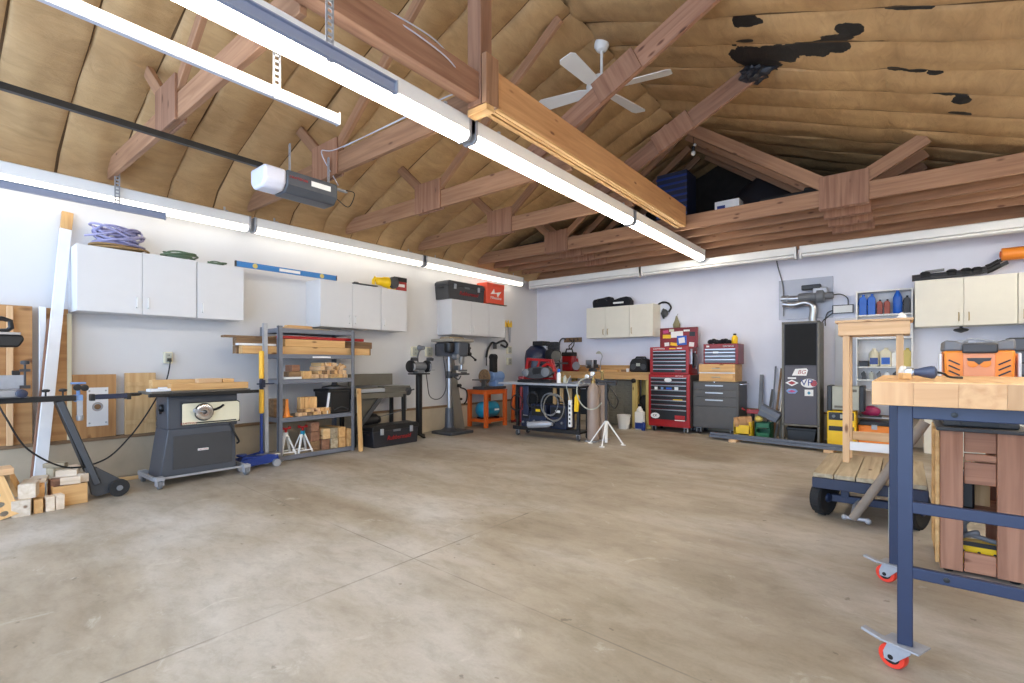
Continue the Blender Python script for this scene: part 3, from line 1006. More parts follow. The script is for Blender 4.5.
# ------------------------------------------------------------------ mitre saw and its wheeled stand
T = thing('saw_stand', 'dark folding mitre saw stand with two rubber wheels', 'stand', (-5.2, .60, 0), LEFT)
MB().bx(-1.2, .295, -.05, .05, .80, .842).obj('beam', M['black'], T, bevel=.006)
for y_ in (-.09, .09):
    MB().bar((.20, y_ * .5, .80), (.42, y_, .12), .055, .045).obj('leg', M['dark_grey'] if y_ < 0 else M['black'], T, bevel=.006)
MB().prism([(.34, .26), (.41, .26), (.56, .14), (.58, .08), (.55, .045), (.42, .02), (.38, .04)], -.10, -.06).obj('foot_plate', M['dark_grey'], T, bevel=.004)
for y_, x in ((-.13, .55), (.10, .50)):
    w = MB().lathe([(.03, -.018), (.066, -.018), (.07, -.01), (.07, .01), (.066, .018), (.03, .018)], (0, 0, 0), 'y', 24).obj('wheel', M['rubber'], T, loc=(x, y_, .072))
    MB().lathe([(.012, -.024), (.022, -.022), (.022, .022), (.012, .024)], (0, 0, 0), 'y', 14).obj('hub', M['mid_grey'], w)
MB().bx(-.22, .02, -.09, .09, .842, .853).bx(-.5, -.3, -.09, .09, .842, .853).obj('saw_mount', M['mid_grey'], T, bevel=.003)
for x in (.12, .22):
    MB().lathe([(.006, .842), (.006, .875)], (x, -.02, 0), n=8).lathe([(.02, .875), (.026, .882), (.026, .892), (.01, .898)], (x, -.02, 0), n=12).obj('knob', M['black'], T)
MB().bx(.29, .34, -.035, .035, .79, .845).bx(.305, .325, -.02, .02, .845, .93).bx(.27, .36, -.03, .03, .93, .945).obj('stop_block', M['pale_blue'], T, bevel=.004)
MB().lathe([(.012, -.03), (.026, -.028), (.026, -.01), (.012, -.006)], (.30, -.035, .905), 'y', 12).lathe([(.012, -.03), (.026, -.028), (.026, -.01), (.012, -.006)], (.345, -.035, .90), 'y', 12).obj('clamp_knob', M['black'], T)
MB().bx(.30, .335, -.05, -.03, .68, .80).lathe([(.02, .64), (.024, .66), (.024, .68)], (.318, -.04, 0), n=10).obj('clamp_screw', M['galv'], T)

T = thing('mitre_saw', 'mitre saw with black handle and bright fence at the left edge', 'mitre saw', (-5.2, .45, .853), LEFT)
MB().prism([(-.30, 0), (.11, 0), (.14, .015), (.14, .05), (-.30, .05)], -.16, .14).obj('table', M['steel'], T, bevel=.004)
MB().bx(-.30, .165, .10, .125, .05, .155).obj('fence', M['galv'], T, bevel=.003)
MB().lathe([(.018, -.05), (.03, -.045), (.032, .01), (.022, .03)], (.12, -.17, .025), 'y', 14).obj('lock_knob', M['navy'], T)
MB().prism([(-.30, .355), (.12, .365), (.15, .42), (.14, .455), (-.30, .455)], -.06, .06).obj('motor_head', M['black'], T, bevel=.012)
MB().bx(-.30, .13, -.062, .062, .455, .475).obj('head_trim', M['steel'], T, bevel=.003)
MB().tube([(-.25, 0, .47), (-.05, 0, .475), (.06, 0, .485), (.085, 0, .51), (.08, 0, .56), (.04, 0, .575), (-.25, 0, .575)], .018, 8).obj('handle', M['black'], T)
MB().bx(-.22, -.14, .02, .10, .05, .37).obj('pivot_arm', M['dark_grey'], T, bevel=.008)
MB().lathe([(.01, -.004), (.13, -.003), (.13, .003), (.01, .004)], (-.2, -.02, .30), 'y', 28).obj('blade', M['steel'], T)
T2 = MB().bx(.14, .20, .09, .11, .05, .075).lathe([(.007, .06), (.007, .235)], (.17, .10, 0), n=8).bx(.14, .20, .09, .115, .18, .20).lathe([(.012, .235), (.026, .238), (.026, .262), (.012, .266)], (.17, .10, 0), n=12).obj('hold_down_clamp', M['dark_grey'], T)
MB().bx(.10, .145, .105, .13, .155, .19).obj('fence_clip', M['black'], T, bevel=.004)

# outfeed support beside the saw table
T = thing('outfeed_roller', 'dark outfeed rail with a black steel head between mitre saw and table saw', 'outfeed support', (-5.22, 1.15, .80), LEFT)
MB().bx(-.15, .10, -.03, .03, 0, .04).obj('head_bar', M['navy'], T, bevel=.006)
MB().tube([(.08, 0, .03), (.19, .0, .032)], .012, 8).tube([(.08, .05, .02), (.19, .05, .022)], .010, 8).obj('slide_rod', M['black'], T)
MB().bx(-.16, -.13, -.035, .035, -.01, .045).bx(.08, .11, -.035, .06, -.012, .042).obj('end_block', M['black'], T, bevel=.004)

# ------------------------------------------------------------------ wood block pile on the floor
gbk = 'wood blocks piled on the floor by the mitre saw stand'


def block(label, loc, dim, rz=0, m='newpine_x', cat='wood block', group=gbk, tilt=(0, 0)):
    """dim = along, across, high; loc = centre of the underside"""
    o = MB().box((0, 0, 0), dim).obj('wood_block', M[m], bevel=.003, loc=(loc[0], loc[1], loc[2] + dim[2] / 2), rot=(tilt[0], tilt[1], rz))
    return tag(o, label, cat, group)


T = thing('wooden_crate_box', 'golden plywood box holding offcuts on the floor', 'box', (-5.06, .845, 0), LEFT)
MB().bx(-.105, .10, -.012, .0, 0, .155).bx(-.105, .10, .20, .212, 0, .155).bx(-.105, -.094, 0, .2, 0, .155).bx(.089, .10, 0, .2, 0, .155).bx(-.1, .095, 0, .2, 0, .012).obj('panel', M['gold_x'], T, bevel=.002)
wb = 'wood_block'
block('lowest pale square block at the front left of the pile', (-5.02, .575, 0), (.17, .10, .115), R(-12), 'pale_x')
block('short brown-ended block on the floor right of the lowest pale block', (-5.00, .655, 0), (.10, .05, .10), R(-6), 'gold_x')
block('long pale block resting on the two left blocks of the pile', (-5.08, .62, .116), (.22, .095, .105), R(-15), 'pale_x')
block('two-knotted pale block standing just left of the golden box', (-5.00, .715, 0), (.09, .05, .105), R(0), 'pale_x')
block('knotty block touching the left side of the golden box', (-5.005, .768, 0), (.09, .05, .108), R(4), 'pale_x')
block('orange-ended block behind the two knotty blocks', (-5.18, .685, 0), (.16, .06, .19), R(-8), 'gold_x')
block('greyish block standing between the pile and the golden box', (-5.16, .775, 0), (.09, .075, .20), R(3), 'redwood_x')
block('flat pale board lying across the top of the orange-ended block', (-5.2, .685, .192), (.18, .10, .03), R(-14), 'pale_x')
block('white-topped offcut lying on the front of the golden box', (-5.085, .85, .157), (.12, .045, .055), R(78), 'pale_x', tilt=(0, R(0)))
block('small block at the right end of the golden box', (-5.13, .925, .157), (.10, .06, .065), R(6), 'pale_x')
block('pale offcut lying behind inside the golden box', (-5.17, .83, .157), (.15, .06, .05), R(40), 'pale_x')
block('pinkish offcut on top of the other two in the golden box', (-5.165, .845, .209), (.13, .06, .05), R(65), 'pale_x', tilt=(0, R(0)))
block('grey-brown offcut leaning behind the box near the white plank', (-5.335, .80, 0), (.09, .08, .26), R(20), 'weathered_z')
block('thin offcut balanced on the grey-brown offcut', (-5.335, .80, .262), (.15, .05, .035), R(50), 'weathered_x')
block('long offcut standing behind the golden box', (-5.30, .90, 0), (.07, .07, .265), R(5), 'pale_z')

T = thing('hole_board_trestle', 'low pine trestle with a row of round holes at the left edge', 'trestle', (-5.12, .42, 0), LEFT)
mb = MB()
for i in range(5):          # plank with a row of round holes
    holed(mb, 0, .035 + i * .068, .075, .034, .022, -.012, .012, .8)
mb.obj('hole_board', M['gold_z'], T, loc=(.065, -.17, .005), rot=(R(-14), R(-16), 0), smooth=False)
mb = MB()
for i in range(5):
    holed(mb, 0, .035 + i * .068, .075, .034, .022, -.012, .012, .8)
mb.obj('hole_board', M['gold_z'], T, loc=(-.10, -.17, .005), rot=(R(-14), R(-16), 0), smooth=False)
MB().bx(-.22, .08, -.12, .06, 0, .045).obj('top_board', M['newpine_x'], T, bevel=.003, loc=(.03, .0, .30))
MB().bar((.09, .05, .30), (.20, .12, .005), .05, .04).obj('leg', M['gold_z'], T, bevel=.003)
MB().bar((-.16, .02, .30), (-.22, .02, .005), .05, .04).obj('leg', M['gold_z'], T, bevel=.003)
MB().bx(-.24, .10, -.004, .012, .18, .30).obj('rear_apron', M['weathered_x'], T, bevel=.002)

# ------------------------------------------------------------------ table saw
T = thing('table_saw', 'grey cabinet table saw with a cream control panel on a rolling base', 'table saw', (-5.14, 1.79, 0), LEFT)
MB().prism([(-.335, .07), (.30, .07), (.285, .50), (-.275, .50)], .0, .33).obj('base_cabinet', M['saw_grey'], T, bevel=.006)
MB().bx(-.24, .26, -.006, .0, .14, .44).obj('front_panel', M['dark_grey'], T, bevel=.004)
MB().bx(-.28, .31, .0, .30, .50, .80).obj('upper_body', M['saw_grey'], T, bevel=.01)
p = MB().prism([(-.17, .535), (.31, .535), (.32, .55), (.32, .715), (.30, .73), (-.16, .73), (-.17, .72)], -.022, -.004).obj('control_panel', M['cream_plastic'], T, bevel=.003)
MB().prism([(-.175, .53), (.325, .53), (.325, .72), (.305, .737), (-.165, .737), (-.175, .725)], -.016, -.002).obj('panel_frame', M['black'], T)
sl = [(.03 + .155 * math.cos(R(a)) , .84 + .165 * math.sin(R(a)) * 1.0) for a in range(-78, -32, 6)]
MB().tube([(-.0, -.023, .652), (.06, -.023, .652), (.11, -.023, .662), (.15, -.023, .68), (.175, -.023, .70)], .012, 6).obj('blade_slot', M['black'], T)
wl = MB().lathe([(.02, -.05), (.055, -.056), (.072, -.05), (.076, -.042), (.072, -.034), (.055, -.036), (.02, -.03)], (0, 0, 0), 'y', 24).obj('hand_wheel', M['chrome'], T, loc=(.0, -.01, .645))
MB().lathe([(.014, -.09), (.018, -.085), (.018, -.06), (.012, -.05)], (-.085, 0, .02), 'y', 12).lathe([(.01, -.05), (.02, -.05), (.02, -.02), (.01, -.02)], (0, 0, 0), 'y', 10).bar((0, -.055, 0), (-.085, -.055, .02), .016, .01).obj('crank', M['galv'], wl)
MB().tube([(-.074 + 0, -.032, .0)] + [(.078 * math.cos(R(180 + q)), -.032, .078 * math.sin(R(180 + q))) for q in range(20, 360, 20)], .005, 6, True).obj('rim', M['black'], wl)
txt('CRAFTSMAN', .022, M['red'], T, (-.12, -.0235, .548))
MB().bx(-.06, .29, -.0235, -.022, .541, .553).obj('name_strip', M['black'], T)
MB().bx(-.04, .05, -.009, -.005, .285, .305).obj('badge', M['paper'], T, bevel=.004)
txt('CRAFTSMAN', .014, M['red'], T, (.005, -.010, .295))
MB().bx(-.27, .33, -.10, .46, .815, .85).obj('table_top', M['cast_iron'], T, bevel=.004)
MB().bx(-.42, -.272, -.08, .30, .822, .848).obj('wing', M['olive_grey'], T, bevel=.004)
MB().bx(.332, .40, -.08, .44, .818, .848).obj('wing', M['olive_grey'], T, bevel=.004)
MB().bx(-.45, .46, -.135, -.10, .806, .836).obj('fence_rail', M['black'], T, bevel=.004)
MB().lathe([(.02, -.035), (.035, -.02), (.035, .02), (.02, .03)], (-.28, .12, .69), 'x', 16).bar((-.30, .12, .69), (-.315, .06, .65), .02, .02).obj('tilt_wheel', M['black'], T)
MB().tube(spline([(.24, -.01, .52), (.27, -.03, .42), (.30, -.03, .36), (.315, -.02, .33), (.305, .0, .31)]), .009, 6).obj('power_cord', M['black'], T)
MB().bar((-.40, -.05, .085), (.38, -.05, .085), .014, .016).bar((-.40, .38, .085), (.38, .38, .085), .02, .03).bar((-.39, -.05, .085), (-.39, .38, .085), .02, .03).bar((.37, -.05, .085), (.37, .38, .085), .02, .03).bx(-.33, .29, .02, .32, .06, .07).obj('rolling_base', M['galv'], T)
for x, y_ in ((-.36, -.07), (.36, -.07), (-.36, .38), (.36, .38)):
    w = MB().bx(-.03, .03, -.035, .035, .075, .105).bx(-.028, -.02, -.03, .03, .03, .08).bx(.02, .028, -.03, .03, .03, .08).lathe([(.01, -.03), (.01, .03)], (0, 0, .042), 'x', 8).obj('caster', M['galv'], T, loc=(x, y_, 0))
    MB().lathe([(.015, -.016), (.040, -.014), (.040, .014), (.015, .016)], (0, 0, .041), 'x', 16).obj('wheel', M['mid_grey'], w)

gs = 'boards lying on the table saw'
for lab, dx, dy, z, dim, m_ in (('longest gold board lying along the table saw', -.02 + .09, .02, .851, (.66, .10, .062), 'gold_x'),
                                ('pale gold board lying behind on the table saw', -.02, .20, .851, (.66, .12, .095), 'gold_x'),
                                ('short board stacked on the middle of the table saw boards', .06, .02, .914, (.20, .09, .04), 'newpine_x'),
                                ('second short board stacked beside the middle one on the table saw', .22, .02, .914, (.10, .09, .035), 'gold_x')):
    o = MB().box((0, 0, dim[2] / 2), dim).obj('wood_board', M[m_], bevel=.003, loc=(-5.14 - dy, 1.79 + dx, z), rot=(0, 0, LEFT + R(random.uniform(-2, 2))))
    tag(o, lab, 'board', gs)
o = MB().box((0, 0, .012), (.16, .10, .024)).box((.03, 0, .03), (.06, .05, .012)).obj('push_block', M['white_paint'], bevel=.003, loc=(-5.16, 1.45, .849), rot=(0, 0, LEFT))
tag(o, 'flat white block at the near end of the table saw', 'push block')

# ------------------------------------------------------------------ floor jack
T = thing('floor_jack', 'blue trolley jack with an upright yellow-gripped handle left of the rack', 'jack', (-5.36, 2.40, 0), LEFT)
for y_ in (-.10, .10):
    MB().prism([(-.26, .045), (-.22, .10), (.05, .14), (.16, .12), (.17, .05), (-.2, .03)], y_ - .008, y_ + .008).obj('side_plate', M['jack_blue'], T, bevel=.003)
MB().prism([(-.2, .08), (-.17, .13), (.08, .12), (.10, .07)], -.035, .035).lathe([(.03, .13), (.05, .135), (.05, .155), (.02, .155)], (-.17, 0, 0), n=14).obj('lift_arm', M['jack_blue'], T, bevel=.004)
MB().lathe([(.035, -.11), (.035, .13)], (.09, 0, .10), 'x', 12).obj('hydraulic_unit', M['steel'], T)
for x, r, y_ in ((-.22, .045, -.13), (-.22, .045, .13), (.13, .04, -.13), (.13, .04, .13)):
    MB().lathe([(.012, -.02), (r, -.018), (r, .018), (.012, .02)], (x, y_, r), 'y', 16).obj('wheel', M['galv'], T)
MB().lathe([(.014, .12), (.014, .90)], (.04, .02, 0), n=10).lathe([(.026, .08), (.026, .16)], (.04, .02, 0), n=10).obj('handle_tube', M['jack_blue'], T)
for z0, z1 in ((.56, .82), (.93, 1.23)):
    MB().lathe([(.016, z0), (.025, z0 + .01), (.025, z1 - .01), (.016, z1)], (.04, .02, 0), n=12).obj('foam_grip', M['foam_yellow'], T)
MB().lathe([(.019, .81), (.019, .94)], (.04, .02, 0), n=10).bx(-.02, .16, -.02, .0, .87, .885).bx(.02, .065, -.02, .03, .84, .92).obj('handle_collar', M['navy'], T, bevel=.003)

# ------------------------------------------------------------------ storage rack
RXF, RXB, RY0, RY1 = -5.41, -5.86, 2.64, 3.60
T = thing('storage_rack', 'grey steel lumber rack with five shelves left of the jointer', 'rack', (RXF, (RY0 + RY1) / 2, 0), LEFT)
hw, dp = (RY1 - RY0) / 2, RXF - RXB
for x in (-hw, hw):
    for y_ in (0, dp):
        sx_, sy_ = (1 if x < 0 else -1), (1 if y_ == 0 else -1)
        MB().bx(x, x + sx_ * .045, y_, y_ + sy_ * .005, 0, 1.515).bx(x, x + sx_ * .005, y_, y_ + sy_ * .045, 0, 1.515).obj('post', M['rack_grey'], T)
lev = (.06, .485, .915, 1.20, 1.49)
for z in lev:
    s_ = MB().bx(-hw + .005, hw - .005, .003, .018, z - .05, z).bx(-hw + .005, hw - .005, dp - .018, dp - .003, z - .05, z).bx(-hw + .003, -hw + .018, .01, dp - .01, z - .05, z).bx(hw - .018, hw - .003, .01, dp - .01, z - .05, z).obj('shelf', M['rack_grey'], T, bevel=.003)
    MB().bx(-hw + .018, hw - .018, .018, dp - .018, z - .02, z - .004).obj('shelf_board', M['weathered_x'], s_)
MB().bx(-.10, .13, -.001, .002, 1.158, 1.178).obj('label_strip', M['paper'], T, loc=(.02, 0, 0))

o = MB().bx(0, .045, 0, .004, 0, 1.53).bx(0, .004, 0, .03, 0, 1.53).obj('steel_angle', M['galv'], bevel=.001, loc=(-5.40, 2.485, 0.0), rot=(R(0), R(-0.6), LEFT))
tag(o, 'upright pale steel angle standing just left of the rack', 'steel angle')
RKX = RXF
grp = 'lumber on the grey rack'


def lumber(label, y0, y1, x, z, w, h, m, rz=0, name='lumber_board'):
    o = MB().bx(-w / 2, w / 2, -(y1 - y0) / 2, (y1 - y0) / 2, 0, h).obj(name, M[m], bevel=.003, loc=(x, (y0 + y1) / 2, z), rot=(0, 0, rz))
    return tag(o, label, 'lumber', grp)


z = 1.201
lumber('lower long yellow beam at the front of the rack lumber', 2.28, 3.86, RKX - .098, z, .09, .085, 'gold_y')
lumber('lower long beam behind, seen only past the rack posts', 2.26, 3.95, RKX - .20, z, .09, .085, 'brown_y')
lumber('upper yellow beam at the front of the rack lumber', 2.74, 3.50, RKX - .098, z + .087, .09, .085, 'gold_y')
lumber('grey-ended upper beam jutting out past both ends of the rack', 2.26, 3.97, RKX - .20, z + .087, .09, .085, 'brown_y')
lumber('white-edged trim lying between the stacked beams', 2.24, 2.64, RKX - .09, z + .088, .07, .022, 'white_paint')
lumber('thin grey board lying on the beams at their left end', 2.15, 2.72, RKX - .20, z + .173, .12, .022, 'brown_y', R(-3))
lumber('red painted angle lying along the beams under the top shelf', 2.66, 3.78, RKX - .085, z + .174, .06, .035, 'red', R(1), 'red_bar')
lumber('pale plank behind the red bar on the rack beams', 2.66, 3.5, RKX - .22, z + .174, .10, .03, 'gold_y')
for k, (y0, w, ln_, m_, lab) in enumerate(((2.85, .10, .34, 'newpine_y', 'pale board on top of the rack near its left post'), (2.90, .09, .30, 'gold_y', 'second pale board stacked on the rack top'),
                                           (3.2, .12, .24, 'weathered_y', 'thin grey board lying alone on the rack top'))):
    lumber(lab, y0 - .12, y0 - .12 + ln_, RKX - .09 - .03 * k, 1.491 + (.022 if k == 1 else 0), w, .02, m_, R(4 * k))

gof = 'wood offcuts heaped on the rack'


def offcut(label, loc, dim, rot, m):
    o = MB().box((0, 0, 0), dim).obj('wood_offcut', M[m], bevel=.002, loc=loc, rot=rot)
    return tag(o, label, 'offcut', gof)


rnd = random.Random(4)
sh2 = .916
# second shelf: a heap of short ends in the right half, a few blocks on the left
o = block('purplish cube block at the left of the rack shelf under the lumber', (RKX - .12, 2.86, sh2 + .087), (.13, .10, .075), R(8), 'redwood_y', 'wood block', gof)
block('square golden block on the rack shelf left of the offcut heap', (RKX - .07, 2.985, sh2), (.09, .11, .09), R(2), 'gold_x', 'wood block', gof)
block('flat white board under the purplish cube on the rack', (RKX - .10, 2.82, sh2), (.12, .22, .025), R(2), 'white_paint', 'board', gof)
block('brown block under the purplish cube on the rack', (RKX - .12, 2.86, sh2 + .026), (.12, .15, .06), R(2), 'brown_y', 'wood block', gof)
block('small cream cube just right of the golden block on the rack', (RKX - .05, 3.065, sh2), (.05, .05, .05), R(20), 'newpine_x', 'wood block', gof)
for row in range(4):
    n = (7, 7, 6, 4)[row]
    for k in range(n):
        yy = 3.13 + k * .056 + row * .012 + rnd.uniform(-.008, .008)
        hh = .045
        offcut('short pale offcut in the heap on the rack shelf under the lumber', (RKX - .11 + rnd.uniform(-.02, .03), yy, sh2 + .025 + row * .047),
               (.16 + rnd.random() * .06, .05, .044), (0, 0, R(rnd.uniform(-14, 14))), rnd.choice(['newpine_x', 'gold_x', 'pine_x', 'brown_x', 'newpine_x']))
for k in range(3):
    offcut('thin pale stick leaning against the offcut heap on the rack', (RKX - .07 - .02 * k, 3.40 + k * .035, sh2 + .115), (.02, .16, .03), (R(50 - 16 * k), 0, 0), 'newpine_y')
# third shelf
sh3 = .486
o = block('brown box at the far left of the low rack shelf', (RKX - .27, 2.735, sh3), (.2, .13, .20), 0, 'brown_y', 'box', gof)
T = thing('traffic_cone', 'small orange cone on the low shelf of the rack', 'cone', (RKX - .075, 2.77, sh3))
MB().bx(-.05, .05, -.05, .05, 0, .012).obj('base', M['orange'], T, bevel=.004)
MB().lathe([(.036, .012), (.02, .10), (.016, .20), (.008, .205)], n=16).obj('body', M['orange'], T)
for k in range(4):
    offcut('upright golden block standing in a row on the low rack shelf', (RKX - .17, 2.985 + k * .052, sh3 + .105), (.09, .048, .21), (0, 0, R(rnd.uniform(-4, 4))), 'gold_z')
for k in range(14):
    lay = k // 7
    yy = 2.90 + (k % 7) * .062 + lay * .03
    offcut('short golden offcut in the low heap in front of the upright blocks', (RKX - .065 + rnd.uniform(-.012, .012), yy, sh3 + .021 + lay * .04),
           (.075, .05, .038), (0, 0, R(rnd.uniform(-18, 18))), rnd.choice(['gold_x', 'newpine_x', 'gold_x', 'brown_x']))
T = thing('black_bin', 'black plastic bin on the right of the low rack shelf', 'bin', (RKX - .03, 3.42, sh3), LEFT)
MB().prism([(-.13, 0), (.14, 0), (.15, .26), (-.15, .26)], 0, .34).obj('body', M['black'], T, bevel=.012)
MB().bx(-.16, .16, -.012, .35, .255, .29).obj('rim', M['black'], T, bevel=.006)
MB().tube(spline([(-.09, -.012, .04), (0, -.025, .075), (.10, -.012, .04)]), .007, 6).obj('grip', M['dark_grey'], T)
o = MB().lathe([(.0, 0), (.13, 0), (.15, .01), (.15, .03), (.04, .05), (.03, .09), (.0, .09)], n=24).obj('pan_lid', M['dark_grey'], loc=(RKX - .16, 3.42, sh3 + .291))
tag(o, 'round dark lid lying on the black bin of the rack', 'lid')
o = MB().bx(-.01, .01, -.012, .012, 0, .27).obj('white_stick', M['white_paint'], bevel=.002, loc=(RKX - .04, 3.24, sh3 + .002), rot=(R(-8), 0, 0))
tag(o, 'white stick leaning on the black bin on the rack', 'stick')
# bottom shelf
sh5 = .061
for k, (yy, lab) in enumerate(((2.765, 'left white jack stand on the bottom rack shelf, half behind the post'), (2.965, 'white jack stand with a green head on the bottom rack shelf'))):
    T = thing('jack_stand', lab, 'jack stand', (RKX - .09, yy, sh5), LEFT, 'white jack stands')
    for sx_ in (-1, 1):
        for sy_ in (-1, 1):
            MB().bar((sx_ * .085, sy_ * .07, 0.002), (sx_ * .018, sy_ * .015, .21), .022, .014).obj('leg', M['white'], T)
    MB().bar((-.085, -.07, .03), (.085, -.07, .03), .012, .014).bar((-.085, .07, .03), (.085, .07, .03), .012, .014).obj('brace', M['white'], T)
    MB().lathe([(.026, .20), (.026, .25)], n=12).obj('collar', M['teal'] if k else M['white'], T)
    MB().lathe([(.014, .25), (.014, .29)], n=8).bx(-.05, .05, -.02, .02, .285, .30).bx(-.05, -.036, -.02, .02, .30, .315).bx(.036, .05, -.02, .02, .30, .315).obj('saddle', M['red'], T)
o = block('upper red-brown block of the two stacked behind the jack stand', (RKX - .12, 3.105, sh5 + .226), (.12, .105, .11), 0, 'redwood_x', 'wood block', gof)
block('lower red-brown block of the two stacked behind the jack stand', (RKX - .12, 3.105, sh5 + .113), (.13, .11, .11), 0, 'redwood_x', 'wood block', gof)
block('dark timber block at the bottom of the stack behind the jack stand', (RKX - .14, 3.105, sh5), (.16, .12, .11), 0, 'brown_x', 'wood block', gof)
for k, (yy, zz, m_, lab) in enumerate(((3.23, 0, 'redwood_x', 'left beam end lying on the bottom rack shelf'), (3.335, 0, 'weathered_x', 'middle beam end lying on the bottom rack shelf'), (3.44, 0, 'gold_x', 'right beam end lying on the bottom rack shelf'),
                                        (3.235, .125, 'pine_x', 'left beam end stacked on the bottom shelf beams'), (3.34, .125, 'weathered_x', 'middle beam end stacked on the bottom shelf beams'), (3.44, .125, 'gold_x', 'right beam end stacked on the bottom shelf beams'))):
    block(lab, (RKX - .19, yy, sh5 + zz), (.32, .095, .12), R(rnd.uniform(-2, 2)), m_, 'beam end', gof)
block('brown-sided beam end standing by the rack post on the bottom shelf', (RKX - .12, 3.535, sh5), (.2, .05, .22), R(4), 'gold_x', 'beam end', gof)
o = MB().bar((-5.28, 3.60, .002), (-5.36, 3.625, .78), .055, .02, (1, 0, 0)).obj('leaning_board', M['gold_z'], bevel=.002)
tag(o, 'thin pine board leaning on the right post of the rack', 'board')

# ------------------------------------------------------------------ jointer
T = thing('jointer', 'olive grey jointer on an angled steel stand behind the black tote', 'jointer', (-5.62, 4.17, 0), LEFT)
MB().bx(-.48, .0, -.02, .14, .73, .765).bx(-.44, -.02, .0, .12, .69, .73).obj('infeed_table', M['olive_grey'], T, bevel=.004)
MB().bx(.03, .48, -.02, .14, .74, .775).bx(.05, .44, .0, .12, .69, .74).obj('outfeed_table', M['olive_grey'], T, bevel=.004)
MB().bx(-.43, .28, .13, .16, .79, .95).obj('fence', M['olive_grey'], T, bevel=.004)
MB().bx(-.46, .40, -.035, .12, .62, .695).obj('bed', M['olive_grey'], T, bevel=.006)
MB().bx(-.36, .02, -.045, -.034, .705, .755).obj('guard', M['galv'], T, bevel=.004)
MB().lathe([(.035, -.03), (.07, -.012), (.07, .012), (.035, .03)], (.46, .02, .70), 'y', 16).tube([(.46, -.03, .70), (.52, -.06, .72)], .01, 6).obj('adjust_wheel', M['dark_grey'], T)
for x, y_ in ((-.45, -.02), (-.45, .26), (.36, -.02), (.36, .26)):
    MB().bx(x - .025, x + .025, y_ - .018, y_ + .018, 0, .66).obj('leg', M['black'], T, bevel=.003)
MB().bar((-.44, -.02, .18), (-.02, -.02, .64), .02, .06).obj('brace', M['dark_grey'], T, bevel=.003)
MB().prism([(-.36, .62), (.0, .62), (-.1, .48), (-.32, .25), (-.38, .25)], .02, .03).obj('belt_guard', M['olive_grey'], T)
MB().bx(-.45, .38, -.01, .25, .20, .225).obj('lower_shelf', M['dark_grey'], T)
MB().lathe([(.04, -.14), (.09, -.12), (.09, .10), (.05, .13)], (-.16, .08, .32), 'x', 18).lathe([(.03, .13), (.05, .14), (.05, .17), (.03, .18)], (-.16, .08, .32), 'x', 14).obj('motor', M['black'], T)
MB().bx(-.02, .04, -.03, .03, .42, .62).bx(-.014, .034, -.04, -.028, .53, .60).obj('switch_box', M['galv'], T, bevel=.006, loc=(.42, .06, 0))
MB().tube(spline([(.42, .05, .43), (.30, .06, .40), (.1, .1, .36), (-.05, .1, .34)]), .006, 6).tube([(.43, .06, .44), (.43, .06, .02)], .018, 8).obj('conduit', M['mid_grey'], T)
T = thing('tool_tote', 'long black latched tote with red lettering on the floor under the jointer', 'tote', (-5.33, 4.19, 0), LEFT)
tote(T, .76, .225, .285, 'tote_black', 'black')

# ------------------------------------------------------------------ bench grinder on pedestal
T = thing('bench_grinder', 'black bench grinder with a lamp on a tall pedestal stand', 'grinder', (-5.62, 4.83, 0), LEFT)
for a in (R(-100), R(20), R(140)):
    MB().bar((0, 0, .05), (.15 * math.cos(a), .15 * math.sin(a), .012), .045, .024).obj('foot', M['black'], T, bevel=.004)
MB().bx(-.036, .036, -.036, .036, .03, .93).obj('column', M['black'], T, bevel=.008)
MB().bx(-.14, .14, -.09, .09, .93, .95).obj('tray', M['black'], T, bevel=.006)
MB().lathe([(.04, -.12), (.062, -.10), (.062, .10), (.04, .12)], (0, 0, 1.05), 'x', 18).bx(-.07, .07, -.05, .05, .95, 1.0).obj('motor', M['mid_grey'], T, bevel=.004)
for s_ in (-1, 1):
    MB().lathe([(.03, -.035), (.08, -.03), (.09, -.02), (.09, .02), (.08, .03), (.03, .035)], (s_ * .155, 0, 1.05), 'x', 22).obj('wheel_guard', M['black'], T)
    MB().lathe([(.02, -.015), (.065, -.013), (.065, .013), (.02, .015)], (s_ * .155, -.035, 1.045), 'x', 20).obj('grinding_wheel', M['galv'], T)
    MB().bx(-.035, .035, -.14, -.09, .99, 1.0).obj('tool_rest', M['steel'], T, loc=(s_ * .155, 0, 0))
    MB().bx(-.05, .05, -.10, -.05, -.01, .03).bar((0, -.05, 0), (0, .0, -.04), .02, .015).obj('eye_shield', M['dark_grey'], T, loc=(s_ * .15, 0, 1.165), rot=(R(15), 0, 0))
MB().tube(spline([(0, .02, 1.10), (.0, .03, 1.18), (-.01, -.01, 1.26), (-.02, -.06, 1.30)]), .012, 8).obj('lamp_neck', M['mid_grey'], T)
MB().lathe([(.015, -.06), (.028, -.05), (.032, .0), (.045, .05), (.04, .052)], (-.02, -.08, 1.32), 'y', 16).obj('lamp_shade', M['mid_grey'], T)
o = MB().tube(spline([(-5.66, 5.00, .97), (-5.74, 5.1, .80), (-5.76, 5.16, .60), (-5.76, 5.28, .53), (-5.76, 5.42, .56), (-5.75, 5.50, .70), (-5.74, 5.48, .95), (-5.72, 5.42, 1.20), (-5.70, 5.44, 1.30)]), .007, 6).obj('looped_cord', M['dark_grey'])
tag(o, 'grey cord looping on the wall between grinder and drill press', 'cord')

